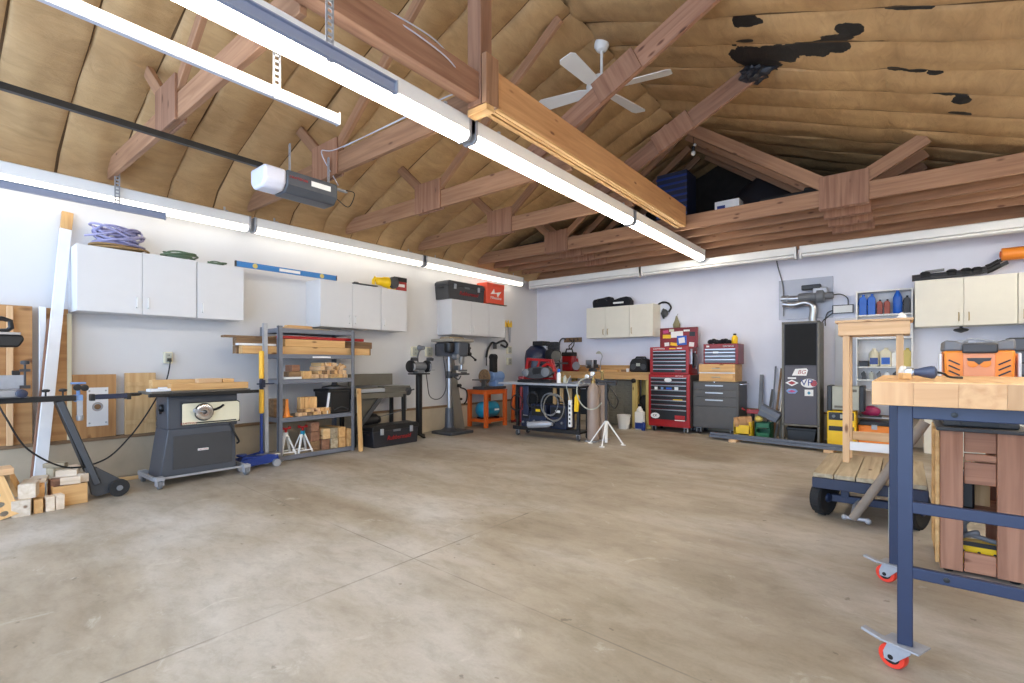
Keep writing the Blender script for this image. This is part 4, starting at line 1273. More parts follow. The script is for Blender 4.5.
# ------------------------------------------------------------------ drill press
T = thing('drill_press', 'tall floor-standing drill press with a blue-grey head', 'drill press', (-5.62, 5.45, 0), LEFT)
MB().prism([(-.24, -.30), (.24, -.30), (.25, -.26), (.25, .14), (-.25, .14), (-.25, -.26)], 0.0, .045, 'xy').lathe([(.14, .045), (.10, .07), (.075, .09)], n=20).obj('base', M['dark_grey'], T, bevel=.01)
MB().lathe([(.078, .06), (.065, .36), (.062, .39), (.045, .395)], n=20).obj('column_socket', M['saw_grey'], T)
MB().lathe([(.036, .38), (.036, 1.32)], n=18).obj('column', M['steel'], T)
MB().prism([(-.09, -.30), (.12, -.30), (.14, -.22), (.14, .14), (.1, .2), (-.1, .2), (-.12, .14), (-.12, -.22)], 1.20, 1.425, 'xy').obj('head', M['saw_grey'], T, bevel=.02)
for x_ in (-.15, .18):
    MB().lathe([(.03, 1.25), (.075, 1.262), (.085, 1.29), (.085, 1.40), (.06, 1.424)], (x_, -.16, 0), n=18).obj('motor_end', M['black'], T)
MB().prism([(-.21, -.30), (.25, -.30), (.25, .20), (-.21, .20)], 1.425, 1.475, 'xy').obj('pulley_cover', M['cover_grey'], T, bevel=.012)
MB().lathe([(.05, -.09), (.085, -.08), (.085, .1), (.05, .12)], (-.0, .20, 1.30), 'z', 16).obj('motor', M['black'], T)
MB().lathe([(.03, 1.08), (.045, 1.10), (.048, 1.22)], (.05, -.22, 0), n=16).lathe([(.012, .99), (.026, 1.0), (.028, 1.07), (.015, 1.08)], (.05, -.22, 0), n=14).obj('quill_chuck', M['steel'], T)
MB().bx(-.07, .14, -.31, -.10, .915, .94).lathe([(.05, .86), (.05, .97)], n=14).bx(-.03, .05, -.16, 0, .885, .915).obj('work_table', M['dark_grey'], T, bevel=.005)
MB().tube([(.20, -.24, 1.24), (.27, -.30, 1.16)], .012, 6).ball((.275, -.305, 1.15), .022, 8).tube([(.20, -.24, 1.24), (.26, -.20, 1.33)], .010, 6).ball((.26, -.2, 1.335), .02, 8).lathe([(.03, -.03), (.03, .03)], (.2, -.24, 1.24), 'x', 12).obj('feed_handle', M['black'], T)
MB().lathe([(.02, -.05), (.04, -.04), (.045, .05)], (-.14, -.30, 1.19), 'y', 14).tube([(-.12, -.2, 1.22), (-.14, -.28, 1.19)], .014, 6).obj('work_lamp', M['mid_grey'], T)
MB().tube(spline([(.05, -.05, .88), (.10, -.10, .84), (.10, -.16, .90)]), .01, 6).bx(.09, .19, -.20, -.16, .93, .955).obj('table_crank', M['dark_grey'], T)
o = MB().bx(-.17, .16, -.20, .0, 0, .022).bx(-.12, .17, -.16, .03, .022, .038).obj('wood_board', M['weathered_x'], bevel=.003, loc=(-5.68, 5.48, 1.477), rot=(0, 0, LEFT))
tag(o, 'pair of weathered boards lying on top of the drill press', 'board')
T = thing('grey_steel_chute', 'tall tapered grey sheet metal leg leaning behind the drill press', 'metal chute', (-5.80, 5.88, 0), LEFT)
MB().prism([(-.16, .0), (.07, .0), (-.10, 1.18), (-.21, 1.18)], -.04, .04).obj('body', M['chute_grey'], T, bevel=.004, rot=(R(-4), 0, 0))
MB().bx(-.19, -.08, -.13, -.035, .98, 1.06).bx(-.10, .04, -.12, -.05, .96, .99).obj('bracket', M['mid_grey'], T, bevel=.004)
MB().tube(spline([(-.10, -.09, .70), (-.02, -.14, .66), (.04, -.12, .58), (.0, -.14, .48), (-.04, -.12, .42)]), .012, 6).lathe([(.012, -.045), (.03, -.035), (.03, .02), (.012, .03)], (-.12, -.1, .73), 'x', 12).obj('hanging_cord', M['black'], T)
for x, z_ in ((.13, 1.13), (.09, .72), (.13, .50)):
    MB().lathe([(.008, -.07), (.02, -.06), (.02, -.02)], (x - .13, .03, z_), 'y', 10).obj('knob', M['black'], T)

# saws and tools hung by the corner
for k, (yy, lab) in enumerate(((7.26, 'left hand saw with a yellow handle hanging by the corner'), (7.42, 'right hand saw with a yellow handle hanging by the corner'))):
    T = thing('hand_saw', lab, 'saw', (-5.99, yy, 1.50), LEFT, 'hand saws hanging by the corner')
    MB().prism([(-.02, 0), (.03, 0), (.045, .30), (-.045, .30)], -.006, -.002).obj('blade', M['galv'], T)
    MB().prism([(-.06, .29), (.06, .29), (.07, .36), (.04, .42), (.02, .37), (-.02, .37), (-.04, .43), (-.075, .37)], -.016, .0).obj('handle', M['yellow'], T, bevel=.004)
T = thing('black_hose_tool', 'black bent hose and clamp hanging under the corner cabinet', 'hose', (-5.95, 6.98, 0), LEFT)
MB().tube(spline([(-.28, 0, 1.20), (-.26, -.02, 1.34), (-.16, -.03, 1.47), (-.04, -.03, 1.46), (.08, -.02, 1.50), (.2, -.03, 1.52), (.30, -.02, 1.46), (.24, -.03, 1.40), (.1, -.03, 1.44)]), .02, 8).obj('hose', M['black'], T)
MB().bx(-.10, -.04, -.05, .0, 1.36, 1.46).bx(-.285, -.27, -.01, .01, 1.05, 1.2).obj('clamp', M['dark_grey'], T, bevel=.006)

# ================================================================== BACK CORNER
# ------------------------------------------------------------------ orange stand with a sander, teal tank below
T = thing('orange_stand', 'orange angle-steel stand with a sander on top in the back left corner', 'stand', (-5.62, 6.47, 0), LEFT)
for x in (-.25, .25):
    for y_ in (-.09, .29):
        MB().bx(x - .03, x + .03, y_ - .03, y_ + .03, 0, .63).obj('leg', M['burnt_orange'], T, bevel=.004)
for z0, z1 in ((.565, .62), (.09, .14)):
    MB().bx(-.23, .23, -.11, -.09, z0, z1).bx(-.23, .23, .29, .31, z0, z1).bx(-.27, -.25, -.07, .27, z0, z1).bx(.25, .27, -.07, .27, z0, z1).obj('rail', M['burnt_orange'], T, bevel=.003)
MB().bx(-.285, .285, -.125, .325, .622, .64).obj('top_plate', M['burnt_orange'], T, bevel=.003)
MB().bx(-.25, .25, -.09, .29, .125, .135).obj('lower_shelf', M['burnt_orange'], T)
T = thing('disc_sander', 'blue-grey belt and disc sander on the orange stand', 'sander', (-5.68, 6.52, .641), LEFT)
MB().bx(-.30, .30, -.10, .16, 0, .05).obj('base', M['dark_grey'], T, bevel=.01)
MB().lathe([(.05, -.2), (.09, -.18), (.09, .12), (.05, .15)], (.18, .02, .22), 'x', 18).bx(.06, .28, -.06, .10, .05, .16).obj('motor', M['pale_blue'], T, bevel=.006)
MB().lathe([(.02, -.02), (.13, -.018), (.13, .0), (.02, .01)], (-.14, .02, .22), 'x', 26).obj('sanding_disc', M['brown_x'], T)
MB().bx(-.38, -.16, -.11, .10, .16, .18).bx(-.2, -.16, -.05, .05, .05, .16).obj('work_table', M['cast_iron'], T, bevel=.004)
MB().bx(.02, .14, -.03, .06, .18, .56).lathe([(.02, -.06), (.06, -.055), (.06, .055), (.02, .06)], (.08, .015, .56), 'x', 16).obj('belt_arm', M['black_matte'], T, bevel=.004)
T = thing('teal_tank', 'teal air tank lying on the lower shelf of the orange stand', 'tank', (-5.68, 6.47, .136), LEFT)
MB().lathe([(.02, -.23), (.09, -.215), (.13, -.18), (.14, -.14), (.14, .14), (.13, .18), (.09, .215), (.02, .23)], (0, .03, .155), 'x', 24).obj('body', M['teal'], T)
MB().bx(-.16, -.12, -.10, .14, 0, .03).bx(.12, .16, -.10, .14, 0, .03).obj('foot', M['black'], T)
MB().bx(.02, .14, -.115, -.107, .14, .17).obj('label_strip', M['paper'], T)
MB().lathe([(.012, .29), (.02, .30), (.02, .33), (.035, .34), (.035, .35)], (0, .03, 0), n=10).obj('valve', M['brass'], T)

# ------------------------------------------------------------------ vertical air compressor and engine hoist legs in the corner
T = thing('air_compressor', 'upright dark blue air compressor with a black pump in the corner', 'air compressor', (-5.36, 7.45, 0), 0)
MB().lathe([(.12, .06), (.19, .10), (.22, .18), (.225, 1.20), (.20, 1.33), (.12, 1.41), (.03, 1.43)], n=28).lathe([(.16, 0), (.17, 0.01), (.17, .14), (.16, .15)], n=24).obj('tank', M['navy'], T)
MB().bx(.16, .60, -.17, .14, 1.08, 1.11).bar((.2, 0, .85), (.5, 0, 1.08), .04, .03).obj('pump_shelf', M['dark_grey'], T, bevel=.004)
MB().lathe([(.07, -.12), (.12, -.10), (.12, .10), (.07, .12)], (.38, -.02, 1.24), 'y', 18).bx(.30, .46, -.09, .05, 1.34, 1.48).obj('pump', M['black'], T, bevel=.008)
for k in range(5):
    MB().bx(.285, .475, -.105, .065, 1.35 + k * .025, 1.36 + k * .025).obj('cooling_fin', M['dark_grey'], T)
MB().lathe([(.04, -.03), (.10, -.025), (.10, .0), (.04, .01)], (.52, -.12, 1.22), 'y', 20).obj('pulley', M['olive_grey'], T)
MB().bx(.0, .22, -.14, .12, 1.42, 1.50).obj('filter_box', M['black_matte'], T, bevel=.01)
T = thing('engine_hoist', 'folded red and orange engine hoist standing in the corner', 'engine hoist', (-5.36, 6.98, 0), 0)
MB().bar((-.24, .05, .06), (-.17, .0, .72), .06, .05).obj('boom', M['burnt_orange'], T, bevel=.005)
MB().bar((-.08, .1, .06), (-.06, .05, .86), .07, .06).obj('mast', M['dark_red'], T, bevel=.005)
MB().bar((-.30, .1, .05), (.12, .1, .05), .06, .05).obj('base_bar', M['dark_red'], T, bevel=.005)
MB().bar((-.16, .08, .70), (.12, .08, .78), .045, .04).obj('jib', M['red'], T, bevel=.005)
MB().lathe([(.02, .15), (.028, .16), (.028, .50), (.014, .51), (.014, .70)], (-.13, .03, 0), n=10).obj('ram', M['black'], T)
for x in (-.28, .10):
    MB().lathe([(.01, -.015), (.03, -.015), (.03, .015), (.01, .015)], (x, .1, .03), 'y', 12).obj('wheel', M['black'], T)

# ------------------------------------------------------------------ welding cart
T = thing('welding_cart', 'black rolling welding table with a grey steel top in the middle back', 'cart', (-4.20, 6.20, 0), R(3))
MB().bx(-.74, .655, -.34, .08, .775, .805).obj('table_top', M['galv'], T, bevel=.003)
MB().bx(-.46, .62, -.26, .06, .74, .775).obj('top_frame', M['black'], T)
for x in (-.44, .60):
    for y_ in (-.24, .04):
        MB().bx(x - .02, x + .02, y_ - .02, y_ + .02, .10, .775).obj('leg', M['black'], T)
        w = MB().bx(-.025, .025, -.03, .03, .085, .10).bx(-.024, -.018, -.022, .022, .03, .09).bx(.018, .024, -.022, .022, .03, .09).obj('caster', M['galv'], T, loc=(x, y_, 0))
        MB().lathe([(.012, -.015), (.042, -.013), (.042, .013), (.012, .015)], (0, 0, .043), 'x', 16).obj('wheel', M['dark_grey'], w)
MB().bx(-.48, .64, -.27, .07, .10, .125).bx(-.50, .64, -.29, -.27, .095, .15).obj('lower_shelf', M['black'], T)
MB().bx(-.42, .58, .045, .055, .35, .72).obj('back_panel', M['black_matte'], T)


def onc(dx, dy, z):
    a = R(3)
    return (-4.20 + dx * math.cos(a) - dy * math.sin(a), 6.20 + dx * math.sin(a) + dy * math.cos(a), z)


gw = 'welders on the lower shelf of the cart'
for lab, x, w, h, d in (('small navy welder at the left end of the cart shelf', -.31, .17, .26, .24), ('large navy welder in the middle of the cart shelf', -.08, .27, .36, .26), ('dark welder on the right of the cart shelf under the hose loops', .26, .28, .36, .26)):
    W_ = thing('welder', lab, 'welder', onc(x, -.10, .126), R(3), gw)
    MB().bx(-w / 2, w / 2, -d / 2, d / 2, .015, h).obj('case', M['navy'], W_, bevel=.012)
    MB().bx(-w / 2 + .02, w / 2 - .02, -d / 2 - .006, -d / 2, h * .52, h - .03).obj('control_face', M['black'], W_, bevel=.003)
    MB().tube([(-w * .3, 0, h - .002), (-w * .28, 0, h + .035), (w * .28, 0, h + .035), (w * .3, 0, h - .002)], .011, 6).obj('handle', M['black'], W_)
    for k in (-1, 1):
        MB().lathe([(.008, -.02), (.018, -.018), (.018, 0)], (k * w * .25, -d / 2, h * .3), 'y', 10).obj('socket', M['mid_grey'], W_)
    MB().bx(-.04, .04, -d / 2 - .008, -d / 2 - .005, h * .7, h * .8).obj('label_plate', M['yellow'] if w == .27 else M['paper'], W_)
    for k in range(4):
        MB().bx(-w / 2 + .03, w / 2 - .03, -d / 2 - .004, -d / 2 + .01, .04 + k * .022, .048 + k * .022).obj('vent_slot', M['black'], W_)
T2 = tag(MB().lathe([(.01, -.20), (.045, -.19), (.05, -.12), (.05, .14), (.03, .18), (.03, .21)], (0, 0, 0), 'x', 16).obj('small_cylinder', M['galv'], loc=onc(.0, -.315, .200), rot=(0, R(-6), R(8))), 'small pale gas cylinder lying along the front of the cart shelf', 'cylinder')
for k, (cx_, cz_, r, lab, m_) in enumerate(((.16, .50, .15, 'grey welding hose hanging in a big loop on the cart front', 'mid_grey'), (.24, .46, .18, 'dark grey welding cable hanging in a wider loop on the cart front', 'chute_grey'), (-.40, .50, .11, 'thin black lead looped at the left end of the cart', 'black'), (-.10, .56, .10, 'black lead bundle hanging in the middle of the cart', 'black'))):
    pts = []
    for q in range(34):
        a = 2 * PI * q / 12
        pts.append((cx_ + (r + .012 * math.sin(q)) * math.cos(a), -.30 - .018 * k - .006 * math.sin(q * 1.7), cz_ + (r * 1.05 + .01 * math.cos(q * 1.3)) * math.sin(a)))
    o = MB().tube(spline(pts, 3), .0065, 6).bx(cx_ - .015, cx_ + .015, -.30, -.255, cz_ + r, cz_ + r + .02).obj('hose_loop', M[m_], loc=(-4.20, 6.20, 0), rot=(0, 0, R(3)))
    tag(o, lab, 'hose')
o = thing('welding_torch', 'yellow-gripped torch holder hanging at the right end of the cart', 'torch', onc(.60, -.30, .42), R(3))
MB().prism([(-.03, 0), (.025, 0), (.045, .22), (.005, .25), (-.02, .2)], -.02, .02).obj('grip', M['yellow'], o, bevel=.004)
MB().tube([(.03, 0, .24), (.03, -.01, .32), (0, .0, .34)], .008, 6).obj('hook', M['black'], o)
o = thing('power_strip', 'white power strip hanging upright at the right end of the cart', 'power strip', onc(.51, -.315, .20), R(3))
MB().bx(-.026, .026, -.018, .018, 0, .38).obj('body', M['white'], o, bevel=.006)
for k in range(5):
    MB().bx(-.012, .012, -.021, -.017, .04 + k * .06, .07 + k * .06).obj('socket', M['dark_grey'], o)
MB().tube(spline([(0, 0, .38), (-.03, -.01, .48), (-.06, 0, .6), (.0, .01, .72)]), .007, 6).obj('cord', M['putty'], o)
o = MB().bx(-.05, .05, -.012, .012, 0, .42).bx(-.05, .05, -.016, .016, .40, .44).obj('leather_sleeve', M['navy'], bevel=.01, loc=onc(-.26, -.285, .32), rot=(0, 0, R(3)))
tag(o, 'dark blue leather sleeve hanging at the left of the cart', 'sleeve')
for x, m_, lab, hh in ((.06, 'gold_z', 'upright pale board behind the hoses of the cart', .30), (.18, 'gold_z', 'second upright pale board behind the hoses of the cart', .28), (.32, 'pine_z', 'rightmost upright pale board behind the hoses of the cart', .29)):
    o = MB().bx(-.03, .03, -.012, .012, 0, hh).obj('wood_board', M[m_], bevel=.002, loc=onc(x, .025, .45), rot=(0, 0, R(3)))
    tag(o, lab, 'slat')
# on top of the cart
o = MB().bx(-.30, .30, -.11, .11, 0, .035).bx(-.27, .27, -.09, .09, .035, .045).obj('black_tray', M['black'], bevel=.004, loc=onc(-.16, -.12, .806), rot=(0, 0, R(3)))
tag(o, 'flat black tray on the welding table under the band saw', 'tray')
T = thing('portable_band_saw', 'grey and red portable band saw lying on the welding table', 'band saw', onc(-.13, -.14, .852), R(3))
ov = [(.27 * math.cos(a), .10 + .09 * math.sin(a) + .015 * math.cos(a)) for a in [2 * PI * k / 28 for k in range(28)]]
MB().prism(ov, -.05, .03).obj('saw_frame', M['dark_grey'], T, bevel=.008)
MB().prism([(-.08, .12), (-.06, .17), (.08, .175), (.06, .09), (-.06, .07)], -.058, -.045).obj('throat_plate', M['black'], T)
MB().lathe([(.03, -.04), (.07, -.03), (.07, .02), (.03, .03)], (.17, -.06, .11), 'y', 18).lathe([(.02, -.04), (.06, -.03), (.06, .02), (.02, .03)], (-.18, -.06, .10), 'y', 18).obj('wheel_cover', M['mid_grey'], T)
MB().tube([(.08, -.01, .19), (.16, -.01, .235), (.26, -.01, .20), (.28, -.01, .12)], .024, 8).obj('handle', M['red'], T)
T = thing('red_steel_frame', 'red welded tube frame standing behind the band saw on the welding table', 'frame', onc(-.22, .02, .806), R(3))
MB().bar((-.28, 0, 0), (-.20, 0, .37), .04, .04).bar((-.21, 0, .355), (.22, 0, .33), .04, .04).bar((.30, 0, 0.0), (.20, 0, .34), .04, .04).bar((-.26, 0, .06), (.28, 0, .06), .03, .03).bar((-.10, 0, .07), (.02, 0, .34), .03, .03).obj('side_frame', M['red'], T, bevel=.004)
MB().bar((-.27, .06, 0), (-.20, .06, .37), .04, .04).bar((-.21, .06, .355), (.22, .06, .33), .04, .04).bar((.30, .06, 0.0), (.20, .06, .34), .04, .04).bar((-.2, 0, .34), (-.2, .06, .34), .03, .03).bar((.2, 0, .33), (.2, .06, .33), .03, .03).obj('rear_frame', M['dark_red'], T, bevel=.004)
T = thing('spray_bottle', 'white spray bottle with a blue cap on the welding table', 'bottle', onc(.27, -.22, .806))
MB().lathe([(.02, 0), (.032, .004), (.032, .13), (.018, .155), (.016, .16)], n=16).obj('body', M['white'], T)
MB().lathe([(.019, .16), (.023, .165), (.023, .20), (.012, .21)], n=14).obj('cap', M['blue'], T)
T = thing('spray_can', 'short pale can just right of the white spray bottle', 'can', onc(.36, -.20, .806))
MB().lathe([(.02, 0), (.028, .003), (.028, .09), (.012, .10), (.012, .115), (.004, .12)], n=16).obj('body', M['putty'], T)
o = MB().box((0, 0, .012), (.22, .10, .022)).box((.02, 0, .028), (.1, .06, .01)).obj('steel_plate', M['mid_grey'], bevel=.003, loc=onc(.50, -.12, .806), rot=(0, 0, R(12)))
tag(o, 'small grey steel plate at the right end of the welding table', 'plate')

# ------------------------------------------------------------------ gas cylinders and regulator, tripod stand
for k, (x, y_, r, h, lab) in enumerate(((-3.42, 6.11, .085, .70, 'front brown gas cylinder with gauges beside the welding cart'), (-3.40, 6.33, .085, .72, 'rear brown gas cylinder partly hidden by the front one'))):
    T = thing('gas_cylinder', lab, 'gas cylinder', (x, y_, 0), 0, 'gas cylinders')
    MB().lathe([(r - .015, .015), (r, .03), (r, h), (r * .85, h + .06), (r * .45, h + .10), (.03, h + .12)], n=26).obj('body', M['tan_gas'], T)
    MB().bx(-r - .005, r + .005, -r - .005, r + .005, 0, .014).obj('base_plate', M['galv'], T, bevel=.004)
    MB().lathe([(.032, h + .11), (.032, h + .15), (.018, h + .16), (.018, h + .24), (.03, h + .25), (.03, h + .27)], n=12).obj('valve', M['brass'], T)
    if k == 0:
        MB().tube([(0, 0, h + .20), (-.05, -.04, h + .21), (.04, -.09, h + .22)], .014, 8).obj('regulator', M['steel'], T)
        for gx, gz in ((-.05, h + .21), (.035, h + .25)):
            g_ = MB().lathe([(.03, -.012), (.034, -.01), (.034, .015), (.02, .02)], (0, 0, 0), 'y', 18).obj('gauge', M['chrome'], T, loc=(gx, -.085, gz))
            MB().lathe([(.005, -.014), (.028, -.014), (.028, -.012), (.005, -.012)], (0, 0, 0), 'y', 18).obj('dial', M['paper'], g_)
o = MB().tube(spline([(-3.46, 6.0, .90), (-3.54, 5.93, .84), (-3.56, 5.90, .70), (-3.50, 5.90, .55), (-3.40, 5.92, .47), (-3.30, 5.96, .48), (-3.22, 5.99, .56)]), .009, 6).obj('gas_hose', M['putty'])
tag(o, 'pale gas hose sagging from the regulator towards the tripod', 'hose')
T = thing('tripod_stand', 'roller support stand with three white legs beside the gas cylinders', 'stand', (-3.17, 6.02, 0), 0)
MB().lathe([(.022, .05), (.022, .80)], n=12).obj('pole', M['dark_grey'], T)
MB().lathe([(.022, .02), (.024, .30), (.02, .33)], n=12).obj('sleeve', M['white'], T)
for ax_, ay_ in ((-.20, -.08), (.23, .04), (.08, -.27)):
    MB().bar((0, 0, .33), (ax_, ay_, .012), .017, .017).obj('leg', M['white'], T, bevel=.003)
    MB().bx(ax_ - .03, ax_ + .03, ay_ - .015, ay_ + .015, 0, .012).obj('foot', M['white'], T)
MB().bx(-.15, .15, -.022, .022, .80, .825).bx(-.15, -.14, -.03, .03, .82, .87).bx(.14, .15, -.03, .03, .82, .87).lathe([(.008, -.14), (.018, -.135), (.018, .135), (.008, .14)], (0, 0, .85), 'x', 12).obj('roller_head', M['dark_grey'], T)
o = MB().tube(spline([(-3.14, 5.97, .83), (-3.03, 5.95, .72), (-2.96, 5.95, .60), (-3.01, 5.96, .50), (-3.09, 5.97, .56), (-3.13, 5.97, .68), (-3.08, 5.96, .80)]), .008, 6).obj('cable_loop', M['black'])
tag(o, 'black cable looped over the tripod stand head', 'cable')

# ------------------------------------------------------------------ wooden workbench at the back wall
T = thing('workbench', 'wooden workbench along the back wall with yellowish legs', 'workbench', (-4.17, 7.76, 0))
MB().bx(-.90, .89, 0, .50, .905, .945).obj('top', M['gold_x'], T, bevel=.004)
MB().bx(-.86, .86, .02, .06, .82, .905).bx(-.86, .86, .44, .48, .82, .905).obj('apron', M['gold_x'], T, bevel=.003)
MB().bx(-.90, .89, .50, .52, .945, 1.06).obj('backsplash', M['gold_x'], T, bevel=.003)
for x in (-.83, .60, .84):
    MB().bx(x - .045, x + .045, .03, .12, 0, .905).obj('leg', M['bench_yellow'], T, bevel=.004)
    MB().bx(x - .045, x + .045, .40, .48, 0, .905).obj('leg', M['bench_yellow'], T, bevel=.004)
MB().lathe([(.015, 0), (.02, .01), (.04, .02), (.04, .04)], (.60, -.045, .80), 'y', 12).obj('clamp_knob', M['black'], T)
T = thing('parts_cabinet', 'grey small-drawer cabinet standing under the back workbench', 'cabinet', (-3.93, 7.93, 0))
MB().bx(-.23, .28, 0, .28, .02, .80).obj('body', M['block_grey'], T, bevel=.004)
for i in range(3):
    for j in range(7):
        d_ = MB().bx(-.08, .08, -.012, 0, -.048, .048).obj('drawer', M['block_grey'], T, bevel=.004, loc=(-.145 + i * .168, 0, .085 + j * .107))
        MB().bx(-.03, .03, -.022, -.012, -.02, -.006).obj('pull', M['olive_grey'], d_)
T = thing('white_bucket', 'white plastic bucket on the floor under the bench corner', 'bucket', (-3.685, 7.62, 0))
MB().lathe([(.085, 0), (.112, .22), (.116, .222), (.116, .232), (.106, .232), (.08, .01)], n=24).obj('body', M['white'], T)
MB().tube(arc((0, 0, .21), .118, R(190), R(350), 14, 'xz', .9), .003, 6).obj('bail', M['galv'], T)
T = thing('white_jug', 'white jug standing on the floor left of the red tool chest', 'jug', (-3.42, 7.66, .0))
MB().bx(-.075, .075, -.05, .06, .0, .30).lathe([(.06, .29), (.045, .34), (.025, .37), (.025, .40)], n=14).obj('body', M['white'], T, bevel=.02)
MB().lathe([(.028, .385), (.03, .39), (.03, .42), (.02, .425)], n=12).obj('cap', M['black'], T)
MB().bx(-.06, .06, -.053, -.049, .02, .12).obj('label', M['jack_blue'], T)
o = MB().lathe([(.0, .0), (.05, .0), (.055, .06), (.04, .12), (.0, .14)], n=14).bx(-.07, .0, -.03, .03, .04, .07).obj('rag', M['cloth_black'], loc=(-3.40, 7.80, .43))
bpy.data.objects.remove(o)
T = thing('canister', 'black canister behind the white jug beside the red chest', 'canister', (-3.49, 8.02, 0))
MB().lathe([(.08, 0), (.09, .02), (.09, .36), (.10, .38), (.10, .46), (.06, .53), (.03, .55)], n=20).obj('body', M['black_matte'], T)
T = thing('spray_bottle', 'small blue bottle on the floor beside the white jug', 'bottle', (-3.33, 7.60, 0))
MB().lathe([(.03, 0), (.034, .005), (.034, .10), (.015, .13), (.015, .14)], n=14).obj('body', M['jack_blue'], T)
MB().lathe([(.018, .14), (.018, .165)], n=10).obj('cap', M['white'], T)

# on the bench
T = thing('radio_case', 'rounded black jobsite radio at the right end of the back bench', 'radio', (-3.53, 7.95, .946))
MB().prism([(-.15, 0), (.15, 0), (.165, .03), (.155, .16), (.12, .215), (.06, .235), (-.06, .235), (-.12, .215), (-.155, .16), (-.165, .03)], -.11, .11).obj('body', M['black_matte'], T, bevel=.02)
MB().tube([(-.10, 0, .22), (-.08, 0, .252), (.08, 0, .252), (.10, 0, .22)], .014, 8).obj('handle', M['black'], T)
for s_ in (-1, 1):
    MB().lathe([(.02, -.008), (.05, -.006), (.05, .0)], (s_ * .09, -.11, .09), 'y', 18).obj('speaker', M['dark_grey'], T)
MB().bx(-.035, .035, -.115, -.108, .10, .15).obj('display', M['putty'], T)
T = thing('gas_can', 'red and black fuel can at the left of the back bench', 'can', (-5.02, 8.04, .946))
MB().bx(-.12, .12, -.08, .08, 0, .30).obj('body', M['red'], T, bevel=.02)
MB().bx(-.125, .125, -.085, .085, .28, .36).obj('top', M['black_matte'], T, bevel=.015)
MB().tube([(-.08, 0, .35), (-.06, 0, .42), (.06, 0, .42), (.08, 0, .35)], .014, 6).obj('handle', M['black'], T)
MB().bx(-.06, .06, -.084, -.079, .08, .2).obj('label', M['dark_red'], T)
T = thing('angle_grinder', 'red angle grinder standing on the back bench right of the fuel can', 'grinder', (-4.80, 7.95, .946))
MB().lathe([(.03, 0), (.045, .02), (.042, .12), (.03, .20), (.025, .24)], (0, 0, 0), n=14).obj('body', M['red'], T)
MB().lathe([(.02, -.03), (.075, -.028), (.08, -.01), (.06, 0)], (.02, -.04, .10), 'y', 20).obj('guard', M['galv'], T)
T = thing('bench_vise', 'dark steel bench vise in the middle of the back bench', 'vise', (-4.42, 7.88, .946))
MB().lathe([(.08, 0), (.085, .01), (.07, .04), (.06, .06)], n=18).bx(-.05, .05, -.14, .12, .06, .13).bx(-.07, .07, -.02, .03, .13, .21).obj('body', M['dark_grey'], T, bevel=.008)
MB().bx(-.07, .07, -.14, -.09, .06, .21).lathe([(.012, -.26), (.018, -.25), (.018, -.14)], (0, 0, .10), 'y', 10).obj('jaw', M['steel'], T, bevel=.005)
MB().tube([(-.09, -.25, .10), (.09, -.25, .10)], .008, 6).obj('handle', M['steel'], T)
T = thing('magnifier_lamp', 'small pale desk lamp with a bent neck on the back bench', 'lamp', (-4.42, 8.16, .946))
MB().lathe([(.06, 0), (.06, .012), (.015, .02)], n=16).obj('base', M['putty'], T)
MB().tube(spline([(0, 0, .015), (.01, 0, .18), (.05, -.02, .28), (.02, -.05, .36)]), .008, 6).obj('neck', M['galv'], T)
MB().lathe([(.02, .0), (.05, -.03), (.055, -.045)], (.0, -.06, .37), 'z', 16).obj('shade', M['putty'], T)
for k, (x, y_, dx, dy, dz, m_, lab) in enumerate(((-4.14, 7.98, .34, .10, .03, 'gold_x', 'flat yellow board lying on the back bench'), (-4.00, 8.16, .24, .05, .07, 'gold_x', 'yellow block standing at the back of the bench'), (-3.80, 7.88, .10, .07, .04, 'brown_x', 'small brown block left of the black radio'))):
    o = MB().box((0, 0, dz / 2), (dx, dy, dz)).obj('wood_piece', M[m_], bevel=.003, loc=(x, y_, .946), rot=(0, 0, R((-8, 4, 10)[k])))
    tag(o, lab, 'wood')
T = thing('cup', 'small white cup in front of the black radio', 'cup', (-3.70, 7.80, .946))
MB().lathe([(.022, 0), (.03, .06), (.028, .06), (.02, .005)], n=16).obj('body', M['white'], T)
T = thing('hook_board', 'small wooden hook board with hoses on the back wall', 'hook board', (-5.12, 8.345, 1.555))
MB().bx(-.20, .20, -.025, 0, -.045, .045).obj('board', M['brown_x'], T, bevel=.003)
for x in (-.13, -.04, .06, .14):
    MB().tube([(x, -.02, .0), (x, -.07, -.01), (x, -.08, .03)], .006, 6).obj('hook', M['black'], T)
MB().tube(spline([(-.13, -.05, .02), (-.22, -.06, .03), (-.28, -.06, -.05), (-.29, -.06, -.25), (-.28, -.06, -.50), (-.27, -.06, -.60)]), .014, 8).obj('hanging_hose', M['dark_grey'], T)
MB().tube(spline([(-.03, -.05, .0), (.02, -.07, -.06), (-.05, -.07, -.12), (-.02, -.07, -.18), (.05, -.06, -.1), (.05, -.06, .0)]), .010, 8).obj('hanging_strap', M['black'], T)
T = thing('black_bag', 'black soft bag on the left end of the cream cabinets', 'bag', (-4.32, 8.14, 2.117))
MB().prism([(-.20, 0), (.16, 0), (.17, .13), (.14, .19), (-.19, .15), (-.21, .10)], -.09, .09).obj('body', M['cloth_black'], T, bevel=.02)
MB().tube([(-.12, -.09, .10), (-.08, -.11, .15), (.06, -.11, .16), (.1, -.09, .11)], .009, 6).obj('strap', M['black'], T)
T = thing('tool_bag', 'dark bag with a white stripe right of the black bag', 'bag', (-3.98, 8.14, 2.117))
MB().prism([(-.17, 0), (.20, 0), (.20, .09), (.14, .165), (.0, .15), (-.15, .11)], -.09, .09).obj('body', M['cloth_black'], T, bevel=.02)
MB().bx(-.12, .08, -.095, -.089, .045, .075).obj('stripe', M['paper'], T)
